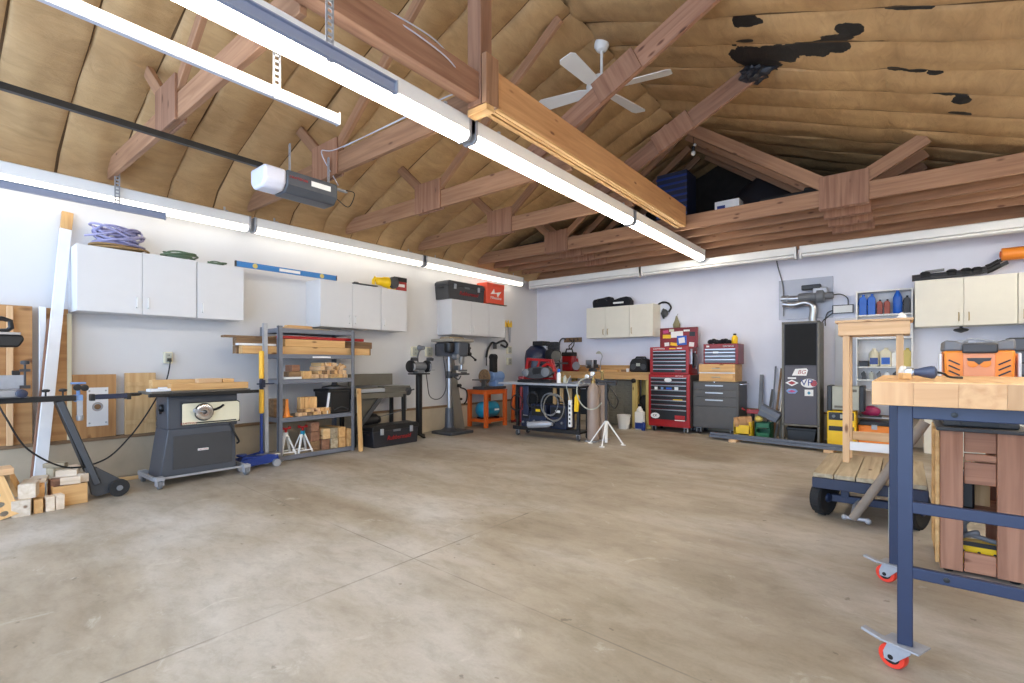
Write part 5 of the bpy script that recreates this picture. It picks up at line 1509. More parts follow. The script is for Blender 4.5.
T = thing('black_headset', 'black curved tool hanging on the back wall right of the cream cabinet', 'tool', (-3.28, 8.33, 2.02))
MB().tube(spline([(-.13, -.03, -.07), (-.12, -.03, .06), (-.02, -.03, .13), (.09, -.03, .11), (.14, -.03, .03), (.10, -.03, -.04)]), [.016] * 41, 8).obj('band', M['black'], T)
MB().ball((.04, -.045, -.06), (.06, .035, .07), 12).tube([(.02, -.04, .02), (-.02, -.04, -.06), (.02, -.04, -.15)], .018, 8).obj('body', M['dark_grey'], T)
MB().bx(-.01, .01, -.03, .0, .11, .15).obj('hook', M['galv'], T)
T = thing('hanging_ornament', 'small greenish ornament hanging on the wall above the open lid', 'ornament', (-3.03, 8.33, 1.78))
MB().lathe([(.02, -.12), (.055, -.09), (.065, -.03), (.03, .05), (.012, .12)], (0, -.06, 0), n=14, sy=.7).obj('body', M['ornament'], T)
MB().tube([(0, -.05, .11), (0, 0, .16)], .003, 5).obj('cord', M['black'], T)

# ------------------------------------------------------------------ red tool chest stack
T = thing('tool_cabinet', 'red rolling tool cabinet with black drawers and stickers', 'tool cabinet', (-2.935, 7.66, 0))
MB().bx(-.335, .335, 0, .45, .085, .92).obj('body', M['red'], T, bevel=.008)
MB().bx(.336, .339, .02, .44, .1, .91).obj('side_panel', M['dark_grey'], T)
zs = [.868, .806, .744, .672, .600, .528, .462, .392, .20]
z1 = .87
for k, hgt in enumerate((.06, .06, .075, .085, .075, .075, .075, .17)):
    d_ = MB().bx(-.285, .285, -.014, 0, -hgt + .006, 0).obj('drawer', M['black'], T, bevel=.003, loc=(0, 0, z1))
    MB().bx(-.285, .285, -.026, -.014, -.017, -.002).obj('drawer_pull', M['steel'], d_, bevel=.002)
    z1 -= hgt
st = MB().lathe([(.0, -.002), (.06, -.002), (.06, 0), (.0, 0)], (0, 0, 0), 'y', 20).obj('sticker', M['paper'], T, loc=(0, -.028, .83))
st.scale = (1, 1, .55)
for x, m_, w, zz, h in ((-.20, 'paper', .05, .70, .045), (-.10, 'pale_blue', .04, .70, .04), (.01, 'blue', .09, .70, .03), (.13, 'paper', .06, .70, .05), (.15, 'yellow', .15, .52, .025)):
    MB().bx(-w / 2, w / 2, -.0155, -.014, -h / 2, h / 2).obj('sticker', M[m_], T, loc=(x, 0, zz - .004))
st = MB().lathe([(.0, -.002), (.075, -.002), (.075, 0), (.0, 0)], (0, 0, 0), 'y', 22).obj('sticker', M['paper'], T, loc=(-.215, -.016, .255))
st.scale = (1, 1, .6)
txt('CK', .05, M['black'], T, (-.215, -.019, .255))
MB().bx(-.08, .08, -.0165, -.014, -.04, .03).obj('sticker', M['red'], T, loc=(.185, 0, .245))
MB().bx(-.08, .08, -.0165, -.014, -.012, .0).obj('sticker', M['paper'], T, loc=(.185, -.001, .205))
txt('CRAFTSMAN', .022, M['paper'], T, (.17, -.002, .895))
for x, y_ in ((-.26, .06), (.26, .06), (-.26, .39), (.26, .39)):
    w = MB().bx(-.035, .035, -.03, .03, .075, .085).bx(-.03, -.022, -.02, .02, .02, .08).bx(.022, .03, -.02, .02, .02, .08).obj('caster', M['galv'], T, loc=(x, y_, 0))
    MB().lathe([(.012, -.018), (.042, -.016), (.042, .016), (.012, .018)], (0, 0, .042), 'x', 16).obj('wheel', M['black'], w)
T = thing('tool_chest', 'red top tool chest with an open sticker-covered lid', 'tool chest', (-2.93, 7.68, .922))
MB().bx(-.325, .31, 0, .40, 0, .435).obj('body', M['red'], T, bevel=.008)
z1 = .375
for k, hgt in enumerate((.055, .055, .055, .06, .065, .06)):
    d_ = MB().bx(-.265, .265, -.012, 0, -hgt + .006, 0).obj('drawer', M['black'], T, bevel=.003, loc=(0, 0, z1))
    MB().bx(-.265, .265, -.022, -.012, -.016, -.002).obj('drawer_pull', M['steel'], d_, bevel=.002)
    z1 -= hgt
txt('CRAFTSMAN', .034, M['paper'], T, (-.17, -.003, .405))
MB().bx(.0, .10, -.003, 0, .398, .414).obj('sticker', M['yellow'], T)
MB().bx(.12, .20, -.003, 0, .404, .418).obj('sticker', M['paper'], T)
MB().bx(.09, .20, -.014, -.012, .045, .062).obj('sticker', M['red'], T)
ld = MB().bx(-.31, .31, -.012, .012, 0, .33).bx(-.31, -.295, -.04, -.01, 0, .33).bx(.295, .31, -.04, -.01, 0, .33).bx(-.31, .31, -.04, -.01, .315, .33).obj('lid', M['dark_red'], T, bevel=.003, loc=(.015, .39, .43))
rn = random.Random(3)
for m_, x, z_, w, h in (('yellow', -.20, .19, .14, .06), ('paper', -.03, .22, .20, .10), ('blue', .05, .12, .16, .15), ('paper', .05, .12, .10, .09), ('yellow', -.08, .06, .12, .05), ('paper', -.2, .06, .08, .06), ('magenta', -.22, .27, .09, .05), ('cream_plastic', -.12, .29, .08, .04), ('paper', .13, .28, .1, .03), ('paper', .21, .05, .08, .07), ('black', .22, .22, .09, .07)):
    rr = MB().bx(-w / 2, w / 2, -.0145 - .0003 * rn.randint(1, 6), -.012, -h / 2, h / 2).obj('sticker', M[m_], ld, loc=(x, -.001 * (2 if (m_, w) == ('paper', .10) else 1), z_), rot=(0, R(rn.uniform(-9, 9)), 0))
for k, (y_, z_, m_) in enumerate(((.08, .36, 'steel'), (.16, .30, 'black'), (.25, .33, 'steel'), (.32, .28, 'galv'))):
    MB().bx(.31, .335, y_ - .012, y_ + .012, z_ - .2, z_).lathe([(.008, 0), (.018, .01), (.018, .03), (.008, .04)], (.322, y_, z_), n=10).obj('magnetic_tool', M[m_], T)

# ------------------------------------------------------------------ grey rolling cabinet with boxes on top
T = thing('tool_cabinet', 'brown-grey rolling tool cabinet right of the red chest', 'tool cabinet', (-2.27, 7.78, 0))
M['brown_grey'] = mat('brown_grey', (84, 80, 76), .42, .2, var=.06)
MB().bx(-.32, .35, 0, .48, .10, .815).obj('body', M['brown_grey'], T, bevel=.008)
z1 = .80
for k, hgt in enumerate((.11, .11, .145, .315)):
    d_ = MB().bx(-.31, .325, -.012, 0, -hgt + .006, 0).obj('drawer' if k < 3 else 'door', M['brown_grey'], T, bevel=.003, loc=(0, 0, z1))
    if k < 3:
        MB().bx(-.13, .13, -.026, -.012, -.055, -.036).obj('drawer_pull', M['steel'], d_, bevel=.003)
    z1 -= hgt
MB().lathe([(.005, -.02), (.012, -.018), (.012, 0)], (0, -.0, .807), 'y', 10).obj('lock', M['chrome'], T)
for x, y_ in ((-.25, .08), (.25, .08), (-.25, .40), (.25, .40)):
    w = MB().bx(-.04, .04, -.035, .035, .088, .10).bx(-.034, -.026, -.025, .025, .03, .09).bx(.026, .034, -.025, .025, .03, .09).obj('caster', M['galv'], T, loc=(x, y_, 0))
    MB().lathe([(.012, -.022), (.05, -.02), (.05, .02), (.012, .022)], (0, 0, .05), 'x', 16).obj('wheel', M['black'], w)
MB().tube([(.35, .06, .78), (.385, .06, .78), (.385, .42, .78), (.35, .42, .78)], .009, 8).obj('side_handle', M['chrome'], T)
T = thing('wooden_drawer_box', 'light oak two-drawer box on the brown-grey cabinet', 'drawer box', (-2.25, 7.81, .817))
MB().bx(-.26, .27, 0, .40, 0, .265).obj('body', M['gold_x'], T, bevel=.004)
for z_ in (.018, .148):
    d_ = MB().bx(-.245, .245, -.014, 0, 0, .10).obj('drawer', M['gold_x'], T, bevel=.003, loc=(0, 0, z_))
    MB().tube([(-.06, -.014, .05), (-.05, -.035, .05), (.05, -.035, .05), (.06, -.014, .05)], .007, 6).obj('handle', M['putty'], d_)
MB().bx(-.26, .27, -.016, 0, .124, .141).obj('divider', M['paper'], T)
T = thing('tool_chest', 'small red chest with blue-grey drawers on the oak box', 'tool chest', (-2.20, 7.83, 1.083))
MB().bx(-.25, .26, 0, .33, 0, .31).obj('body', M['dark_red'], T, bevel=.008)
z1 = .235
for k, hgt in enumerate((.05, .055, .055, .06)):
    d_ = MB().bx(-.22, .22, -.012, 0, -hgt + .006, 0).obj('drawer', M['blue_grey'], T, bevel=.002, loc=(0, 0, z1))
    MB().bx(-.22, .22, -.020, -.012, -.014, -.002).obj('drawer_pull', M['steel'], d_)
    z1 -= hgt
MB().bx(-.10, -.02, -.014, -.012, .165, .19).obj('sticker', M['paper'], T)
txt('CRAFTSMAN', .028, M['paper'], T, (.12, -.003, .27))
MB().bx(-.20, -.16, -.003, 0, .26, .285).obj('sticker', M['paper'], T)
T = thing('black_cloth_bundle', 'crumpled black cloth on the small red chest', 'cloth', (-2.25, 7.97, 1.394))
mb = MB()
for k in range(7):
    mb.ball((-.13 + k * .045, .012 * math.sin(k * 2), .035 + .012 * math.sin(k * 1.7)), (.045, .07, .04), 10)
mb.obj('bundle', M['cloth_black'], T)
T = thing('glue_bottle', 'yellow bottle with a black cap on the small red chest', 'bottle', (-2.02, 7.95, 1.394))
MB().lathe([(.04, 0), (.044, .006), (.044, .09), (.03, .12), (.02, .125)], n=18).obj('body', M['yellow'], T)
MB().lathe([(.022, .125), (.024, .13), (.024, .15), (.012, .155)], n=12).obj('cap', M['black'], T)

# ------------------------------------------------------------------ bins and metal stock
T = thing('yellow_bin', 'yellow open-front bin on the floor right of the grey cabinet', 'bin', (-1.80, 7.50, 0))
for s_ in (-1, 1):
    MB().prism([(-.02, 0), (.16, 0), (.18, .27), (-.02, .27)], s_ * .11 - .006, s_ * .11 + .006, 'yz').obj('side', M['yellow'], T, bevel=.003)
MB().bx(-.11, .11, -.02, -.008, .10, .22).bx(-.11, -.085, -.02, -.008, 0, .27).bx(.085, .11, -.02, -.008, 0, .27).obj('front', M['yellow'], T, bevel=.002)
MB().bx(-.11, .11, 0, .16, .10, .112).bx(-.11, .11, .15, .165, .10, .27).obj('tray', M['yellow'], T)
T = thing('paper_roll', 'brown ribbed paper roll lying in the yellow bin', 'roll', (-1.81, 7.57, .245))
MB().lathe([(.03, -.12), (.085, -.115), (.09, -.06), (.082, -.05), (.09, -.04), (.09, .04), (.082, .05), (.09, .06), (.085, .115), (.03, .12)], (0, 0, .0), 'x', 16).obj('roll', M['tan_paper'], T, rot=(0, R(-8), R(12)), loc=(0, 0, .0))
T = thing('green_bin', 'green plastic bin beside the yellow bin', 'bin', (-1.56, 7.60, 0))
MB().bx(-.10, .10, -.02, -.008, .05, .12).bx(-.10, .10, -.02, -.008, .19, .26).bx(-.10, -.08, -.02, -.008, .0, .26).bx(.08, .10, -.02, -.008, .0, .26).obj('front', M['green'], T, bevel=.002)
MB().bx(-.10, -.09, -.02, .2, 0, .26).bx(.09, .10, -.02, .2, 0, .26).bx(-.1, .1, .19, .2, 0, .26).bx(-.1, .1, 0, .2, .03, .04).bx(-.1, .1, 0, .2, .17, .18).obj('shell', M['green'], T, bevel=.002)
MB().bx(-.07, .07, .02, .16, .041, .09).bx(-.06, .05, .0, .14, .181, .22).obj('small_parts', M['dark_red'], T, bevel=.01)
o = MB().ball((0, 0, .045), (.055, .05, .045), 14).obj('yellow_cloth', M['yellow_oil'], loc=(-1.62, 7.64, .262))
tag(o, 'pale yellow cloth lying on the green bin', 'cloth')
T = thing('grey_bin', 'grey plastic tray tilted on top of the green bin', 'bin', (-1.50, 7.68, .27))
MB().prism([(-.13, .10), (.10, -.0), (.17, .12), (-.08, .25)], -.09, .09).obj('body', M['blue_grey'], T, bevel=.01)
MB().bar((-.1, -.095, .18), (.12, -.095, .07), .012, .02).obj('rim', M['mid_grey'], T)
T = thing('red_clamp', 'red clamp lying behind the paper roll', 'clamp', (-1.74, 7.80, 0))
MB().bar((-.02, 0, 0), (.0, .04, .40), .03, .04).obj('bar', M['dark_grey'], T)
MB().bx(-.08, .10, .0, .05, .36, .42).tube([(-.1, .02, .40), (-.15, .02, .43)], .014, 6).obj('jaw', M['red'], T, bevel=.006)
gm = 'metal bars leaning on the back wall'
for k, (x, y_, h, dx, w, m_, lab) in enumerate(((-1.72, 8.10, .92, .0, .05, 'mid_grey', 'leftmost grey flat bar leaning on the back wall'),
                                               (-1.55, 8.08, 1.05, .02, .022, 'blue_grey', 'thin bluish rod leaning on the back wall'),
                                               (-1.60, 8.0, .70, .03, .035, 'dark_grey', 'short dark angle leaning among the metal bars'),
                                               (-1.50, 8.0, 1.02, .05, .03, 'brown_z', 'brownish bar leaning next to the tall dark cabinet'),
                                               (-1.47, 7.92, .98, .10, .028, 'steel', 'bright steel tube leaning next to the tall dark cabinet'),
                                               (-1.40, 7.9, 1.28, .03, .035, 'olive_grey', 'tallest grey bar leaning beside the dark cabinet'))):
    o = MB().bar((0, 0, 0.003), (dx, 8.33 - y_ - .02, h), w, w * .5, (0, 1, 0)).obj('metal_bar', M[m_], bevel=.002, loc=(x, y_, 0))
    tag(o, lab, 'bar', gm)
for k, (dy, dz, w, lab) in enumerate(((0, 0.05, .05, 'front long steel bar lying on the floor before the tall cabinet'), (.07, .05, .04, 'middle long steel bar lying on the floor before the tall cabinet'), (.13, .05, .05, 'rear long steel bar lying on the floor before the tall cabinet'), (.04, .083, .05, 'upper long steel bar lying on the other bars'))):
    o = MB().bar((-2.21, 7.36 + dy, dz), (-.55, 7.14 + dy, dz), w, .032).obj('steel_bar', M['blue_grey'], bevel=.002)
    tag(o, lab, 'bar', 'steel bars on the floor')
for lab, x in (('small pale wood block propping the left end of the floor bars', -1.86), ('wood block propping the right end of the floor bars near the yellow charger', -.72)):
    o = MB().bx(-.05, .05, -.11, .13, 0, .033).obj('prop_block', M['newpine_y'], bevel=.003, loc=(x, 7.39 - (x + 2.21) * .1325, 0), rot=(0, 0, R(-7)))
    tag(o, lab, 'block', 'blocks under the floor bars')

# ------------------------------------------------------------------ tall dark cabinet with stickers
T = thing('tall_cabinet', 'tall dark metal cabinet with a black grille and racing stickers', 'cabinet', (-1.10, 7.60, 0))
M['cab_dark'] = mat('cab_dark', (74, 68, 72), .42, .15, var=.06)
MB().bx(-.215, .215, .004, .42, .27, 1.65).obj('body', M['cab_dark'], T, bevel=.006)
MB().bx(-.222, -.196, -.012, .02, 0, 1.66).bx(.196, .222, -.012, .02, 0, 1.66).bx(-.222, .222, -.012, .02, 1.635, 1.66).bx(-.222, .222, -.012, .02, .25, .275).bx(.2, .222, .02, .42, 0, 1.655).bx(-.222, -.2, .4, .42, 0, .27).bx(.2, .222, .4, .42, 0, .27).obj('frame', M['olive_grey'], T, bevel=.003)
MB().bx(-.19, .19, -.006, .006, .28, 1.05).obj('lower_door', M['cab_dark'], T, bevel=.003)
mb = MB()
mb.bx(-.185, .185, -.002, .004, 1.07, 1.625)
for k in range(31):
    mb.bx(-.18 + k * .012 - .0025, -.18 + k * .012 + .0025, -.009, -.002, 1.075, 1.62)
for k in range(18):
    mb.bx(-.183, .183, -.007, -.002, 1.078 + k * .031, 1.083 + k * .031)
mb.obj('grille', M['black_matte'], T, smooth=False)
st = MB().prism([(-.10, .93), (-.06, 1.02), (.07, 1.03), (.09, 1.005), (.07, .93)], -.009, -.006).obj('sticker', M['paper'], T)
txt('BG', .075, M['red'], T, (.015, -.010, .975), shear=.25)
MB().bx(-.15, -.05, -.009, -.006, .885, .905).obj('sticker', M['paper'], T)
MB().prism([(-.18, .83), (-.10, .875), (-.02, .83), (-.10, .785)], -.009, -.006).obj('sticker', M['paper'], T)
MB().prism([(-.15, .83), (-.10, .855), (-.05, .83), (-.10, .805)], -.0105, -.009).obj('sticker', M['red'], T)
MB().prism([(.10 + .095 * math.cos(2 * PI * k / 24), .83 + .06 * math.sin(2 * PI * k / 24)) for k in range(24)], -.009, -.006).obj('sticker', M['paper'], T)
MB().prism([(.155 + .038 * math.cos(2 * PI * k / 24), .83 + .042 * math.sin(2 * PI * k / 24)) for k in range(24)], -.0102, -.009).obj('sticker', M['red'], T)
txt('VP', .125, M['jack_blue'], T, (.075, -.0115, .835))
MB().prism([(-.17, .72), (-.14, .75), (-.06, .75), (-.03, .72), (-.06, .685), (-.14, .685)], -.009, -.006).obj('sticker', M['pale_blue'], T)
MB().prism([(-.15, .715), (-.10, .735), (-.05, .715), (-.10, .70)], -.0102, -.009).obj('sticker', M['magenta'], T)
MB().bx(.05, .15, -.009, -.006, .66, .745).obj('sticker', M['paper'], T)
MB().prism([(.08, .70), (.10, .725), (.12, .70), (.10, .675)], -.0102, -.009).obj('sticker', M['teal'], T)
T = thing('black_storage_bin', 'black plastic bin on the floor inside the legs of the tall cabinet', 'bin', (-1.10, 7.66, 0))
MB().prism([(-.15, 0), (.15, 0), (.175, .19), (-.175, .19)], 0, .26).obj('body', M['black'], T, bevel=.008)
MB().bx(-.18, .18, -.008, .27, .19, .215).obj('rim', M['black'], T, bevel=.004)
T = thing('blower_unit', 'grey sheet metal wall panel carrying a silver blower and pipes', 'blower', (-1.15, 8.345, 1.75))
MB().bx(-.34, .35, -.014, 0, .0, .59).obj('wall_panel', M['panel_grey'], T, bevel=.002)
MB().lathe([(.05, -.16), (.06, -.15), (.06, .06), (.09, .07), (.09, .15), (.05, .17), (.05, .26), (.04, .27)], (.10, -.16, .30), 'x', 20).obj('blower', M['mid_grey'], T)
MB().bx(.12, .30, -.20, -.10, .34, .42).obj('motor_box', M['galv'], T, bevel=.012)
MB().bx(-.02, .22, -.2, -.1, .40, .47).obj('cover', M['black'], T, bevel=.012)
MB().tube(spline([(-.28, -.15, .30), (-.12, -.15, .29), (.0, -.15, .30)]), .042, 14).obj('pipe', M['steel'], T)
MB().tube(spline([(-.26, -.15, .22), (-.12, -.15, .20), (.02, -.16, .22), (.11, -.17, .18), (.13, -.17, .10), (.12, -.17, .0), (.12, -.17, -.08)]), .05, 14).obj('elbow_pipe', M['steel'], T)
for x in (-.20, -.02):
    MB().lathe([(.045, -.014), (.055, -.012), (.055, .012), (.045, .014)], (x, -.15, .295), 'x', 16).obj('flange', M['galv'], T)
T = thing('power_supply', 'small grey boxed ballast with looping cords on the back wall', 'power box', (-.68, 8.345, 1.85))
MB().bx(-.12, .12, -.07, 0, -.05, .06).obj('box', M['paper'], T, bevel=.006)
MB().bx(-.125, .125, -.074, -.066, -.055, -.045).bx(-.125, .125, -.074, -.066, .055, .065).bx(-.125, -.112, -.074, -.066, -.05, .06).bx(.112, .125, -.074, -.066, -.05, .06).obj('edge_frame', M['black'], T)
MB().tube(spline([(.06, -.03, .06), (.05, -.05, .16), (-.04, -.05, .22), (-.16, -.05, .20), (-.26, -.08, .12)]), .007, 6).tube(spline([(-.11, -.03, .0), (-.18, -.04, -.03), (-.21, -.04, -.12), (-.21, -.05, -.22)]), .008, 6).tube(spline([(-.11, -.03, -.03), (-.19, -.04, -.1), (-.25, -.05, -.2), (-.24, -.06, -.6), (-.24, -.06, -1.2)]), .008, 6).obj('cord', M['dark_grey'], T)
o = MB().tube(spline([(-1.53, 8.33, 2.72), (-1.50, 8.32, 2.55), (-1.44, 8.31, 2.3), (-1.42, 8.30, 2.05), (-1.42, 8.28, 1.8)]), .009, 6).obj('wall_cable', M['mid_grey'])
tag(o, 'thin grey cable dropping down the back wall to the blower', 'cable')
o = MB().bx(-.16, .16, -.008, 0, .0, .95).obj('pale_sheet', M['lam_white'], bevel=.002, loc=(-.62, 8.345, .78))
tag(o, 'pale sheet fixed to the wall right of the tall dark cabinet', 'sheet')
T = thing('yellow_charger', 'yellow and black box on the floor right of the tall cabinet', 'machine', (-.655, 7.62, 0))
MB().bx(-.145, .165, 0, .36, .02, .475).bx(-.13, -.09, .02, .34, 0, .02).bx(.11, .15, .02, .34, 0, .02).obj('case', M['yellow'], T, bevel=.012)
MB().bx(-.125, .145, -.006, .002, .36, .46).bx(-.125, .145, -.006, .002, .22, .28).obj('control_panel', M['black'], T, bevel=.003)
MB().bx(.0, .11, -.009, -.005, .385, .435).bx(.03, .1, -.009, -.005, .235, .262).obj('label_plate', M['putty'], T)
MB().lathe([(.008, -.02), (.02, -.018), (.02, 0)], (-.07, -.005, .41), 'y', 12).obj('knob', M['mid_grey'], T)
T = thing('grey_case', 'pale grey machine with black ends on the yellow box', 'machine', (-.60, 7.64, .477))
MB().bx(-.15, .15, 0, .32, .015, .32).obj('case', M['putty'], T, bevel=.01)
MB().bx(-.20, -.145, -.01, .33, 0, .33).bx(.145, .20, -.01, .33, 0, .33).obj('end_frame', M['black'], T, bevel=.008)
MB().bx(.0, .12, -.004, 0, .25, .285).obj('label_strip', M['olive_grey'], T)
MB().bx(-.12, .0, -.004, 0, .04, .07).obj('label_strip', M['olive_grey'], T)

# ------------------------------------------------------------------ white wall shelf with bottles
T = thing('wall_shelf', 'tall white open shelf full of bottles on the back wall', 'shelf', (-.213, 8.34, .36))
for x in (-.30, .285):
    MB().bx(x - .009, x + .009, -.21, 0, 0, 1.71).obj('side_board', M['white'], T, bevel=.002)
for z_ in (.0, .36, .50, .675, 1.06, 1.37, 1.69):
    MB().bx(-.291, .276, -.20, 0, z_, z_ + .018).obj('shelf_board', M['white'], T, bevel=.002)
MB().bx(-.291, .276, -.006, 0, 0, 1.7).obj('back_board', M['lam_white'], T)


def bottle(label, x, z, w, h, m, cap='black', kind='can', group='bottles on the white wall shelf', lab=None, y=8.22, name='bottle'):
    h *= 1.1
    B = thing(name, label, 'bottle', (x, y, z), 0, group)
    if kind == 'round':
        MB().lathe([(w * .42, 0), (w * .5, h * .03), (w * .5, h * .68), (w * .3, h * .86), (w * .2, h * .9), (w * .2, h * .93)], n=18, sy=.8).obj('body', M[m], B)
    else:
        MB().prism([(-w / 2, 0), (w / 2, 0), (w / 2, h * .76), (w * .24, h * .9), (-w * .2, h * .9), (-w / 2, h * .82)], -w * .34, w * .34).obj('body', M[m], B, bevel=w * .08)
        MB().tube([(-w * .46, 0, h * .45), (-w * .62, 0, h * .55), (-w * .5, 0, h * .78)], w * .06, 6).obj('grip', M[m], B)
    MB().lathe([(w * .17, h * .87), (w * .18, h * .88), (w * .18, h), (w * .1, h)], (w * .05 if kind != 'round' else 0, 0, 0), n=12).obj('cap', M[cap], B)
    if lab:
        yy = -w * (.41 if kind == 'round' else .345)
        MB().bx(-w * .38, w * .38, yy - .002, yy + .012, h * .12, h * .48).obj('label', M[lab], B)
    return B


zb = .36 + 1.37 + .019
bottle('leftmost tall blue bottle on the top row of the white shelf', -.445, zb, .085, .25, 'blue', 'blue', y=8.19)
bottle('second tall blue bottle from the left on the white shelf', -.35, zb, .085, .255, 'blue', 'blue', y=8.19)
bottle('left rust-red jug in the middle of the white shelf row', -.265, zb, .062, .18, 'rust_red')
bottle('right rust-red jug in the middle of the white shelf row', -.185, zb, .062, .18, 'rust_red')
bottle('largest rounded blue bottle on the top row of the white shelf', -.075, zb, .10, .28, 'blue', 'blue', 'round', y=8.19)
bottle('dark grey can at the right end of the top shelf row', .02, zb, .07, .21, 'dark_grey')
zb = .36 + .675 + .019
T = thing('black_box', 'low black box at the left of the second bottle row', 'box', (-.435, 8.22, zb))
MB().bx(-.05, .05, -.08, .08, 0, .06).bx(-.052, .052, -.082, .082, .06, .075).obj('body', M['black'], T, bevel=.004)
bottle('white can with a blue base on the second row of the white shelf', -.325, zb, .115, .22, 'cream_plastic', 'cream_plastic', 'round', lab='jack_blue', y=8.2)
bottle('white jug with a wide blue label on the second row of the white shelf', -.20, zb, .12, .225, 'cream_plastic', 'cream_plastic', lab='blue', y=8.2)
bottle('plain white jug behind the leg of the tall wooden stand', -.10, zb, .08, .19, 'white', 'white', y=8.22)
bottle('yellowish oil jug at the right of the second row', .02, zb, .095, .22, 'yellow_oil', 'yellow_oil', y=8.2)
for k in range(5):
    bottle('small dark bottle on the low shelf row behind the wooden stand', -.44 + k * .085, .36 + .50 + .019, .045, .10, ['dark_grey', 'putty', 'mid_grey', 'white', 'dark_grey'][k], group='small bottles on the low shelf row')
T = thing('pink_case', 'pink rounded dust mask case on a low shelf right of the yellow box', 'case', (-.36, 8.20, .379))
MB().ball((0, 0, .07), (.11, .085, .075), 18).obj('shell', M['magenta'], T)
MB().bx(-.12, .12, -.09, .09, 0, .02).obj('rim', M['dark_grey'], T, bevel=.006)
T = thing('spray_can', 'black spray can standing beside the pink case', 'can', (-.10, 8.2, .379))
MB().lathe([(.032, 0), (.034, .003), (.034, .16), (.02, .175), (.012, .18)], n=16).obj('body', M['black'], T)
MB().lathe([(.02, .175), (.022, .18), (.022, .205), (.012, .21)], n=12).obj('cap', M['white'], T)
T = thing('orange_toolbox', 'orange toolbox with a black lid on the floor behind the wooden stand', 'toolbox', (-.31, 8.00, 0))
MB().bx(-.17, .17, -.11, .11, 0, .29).obj('body', M['orange'], T, bevel=.012)
MB().prism([(-.18, .29), (.18, .29), (.15, .345), (-.15, .345)], -.12, .12).obj('lid', M['black'], T, bevel=.006)
MB().bx(-.03, .03, -.125, -.11, .24, .30).obj('latch', M['galv'], T)

# ------------------------------------------------------------------ counter below the right-hand cabinets
T = thing('counter', 'low counter along the back wall hidden behind the blue bench', 'counter', (.80, 7.80, 0))
MB().bx(-.66, .68, 0, .54, .90, .94).obj('top', M['lam_cream'], T, bevel=.004)
MB().bx(-.62, .66, .03, .53, 0, .90).obj('base', M['lam_cream'], T, bevel=.004)
T = thing('grey_toolbox', 'dark grey drawer box at the right edge behind the orange planer', 'toolbox', (1.12, 8.02, .941))
MB().bx(-.18, .30, 0, .28, 0, .45).obj('body', M['dark_grey'], T, bevel=.006)
for z_ in (.03, .17, .31):
    d_ = MB().bx(-.165, .285, -.012, 0, 0, .12).obj('drawer', M['blue_grey'], T, bevel=.003, loc=(0, 0, z_))
    MB().bx(-.05, .15, -.022, -.012, .05, .065).obj('drawer_pull', M['steel'], d_)
coil('coiled_hose', 'silver-grey hose coil on the counter behind the orange planer', 'hose', (.66, 8.05, .941), 'galv', .24, .13, .36, 8, .012, 3, 0, .1)
T = thing('hanging_disc', 'round dark disc hanging under the right cream cabinet', 'fixture', (.535, 8.12, 1.549))
MB().lathe([(.015, 0), (.015, -.02), (.06, -.03), (.075, -.045), (.06, -.06), (.02, -.075), (.008, -.08)], n=20).obj('body', M['dark_grey'], T)
T = thing('roof_rack_bars', 'dark roof rack bars with foam sleeves lying on the right cream cabinet', 'rack', (.5, 8.14, 2.136))
T.scale = (1, 1, 1.35)
for dy, z0, x1 in ((-.04, .02, .44), (.05, .055, .40)):
    MB().tube(spline([(-.43, dy, z0), (-.2, dy, z0 + .005), (.1, dy, z0 + .012), (.28, dy, z0 + .03), (x1, dy, z0 + .085)]), .017, 8).obj('bar', M['dark_grey'], T)
    MB().tube([(.26, dy, z0 + .026), (.30, dy, z0 + .036), (.375, dy, z0 + .07)], .028, 10).obj('foam_sleeve', M['black'], T)
for x in (-.3, -.05, .08, .18):
    MB().bx(-.04, .04, -.07, .08, .0, .03).lathe([(.02, .03), (.05, .035), (.05, .05), (.03, .06)], n=14).obj('clamp', M['black_matte'], T, bevel=.004, loc=(x, 0, .03))
MB().bar((-.3, .0, .085), (-.12, .02, .095), .05, .02).obj('strap_plate', M['mid_grey'], T)
T = thing('orange_tube', 'orange tube on a wall bracket at the right edge above the cabinets', 'tube', (1.22, 8.18, 2.385))
MB().lathe([(.066, -.33), (.074, -.325), (.074, .26), (.066, .265)], (0, 0, 0), 'x', 24).obj('body', M['orange'], T)
MB().bx(-.12, -.08, .0, .165, -.09, -.07).bx(.14, .18, .0, .165, -.09, -.07).obj('bracket', M['black'], T)
MB().lathe([(.02, -.345), (.04, -.34), (.04, -.324)], (0, 0, 0), 'x', 18).obj('end_cap', M['burnt_orange'], T)

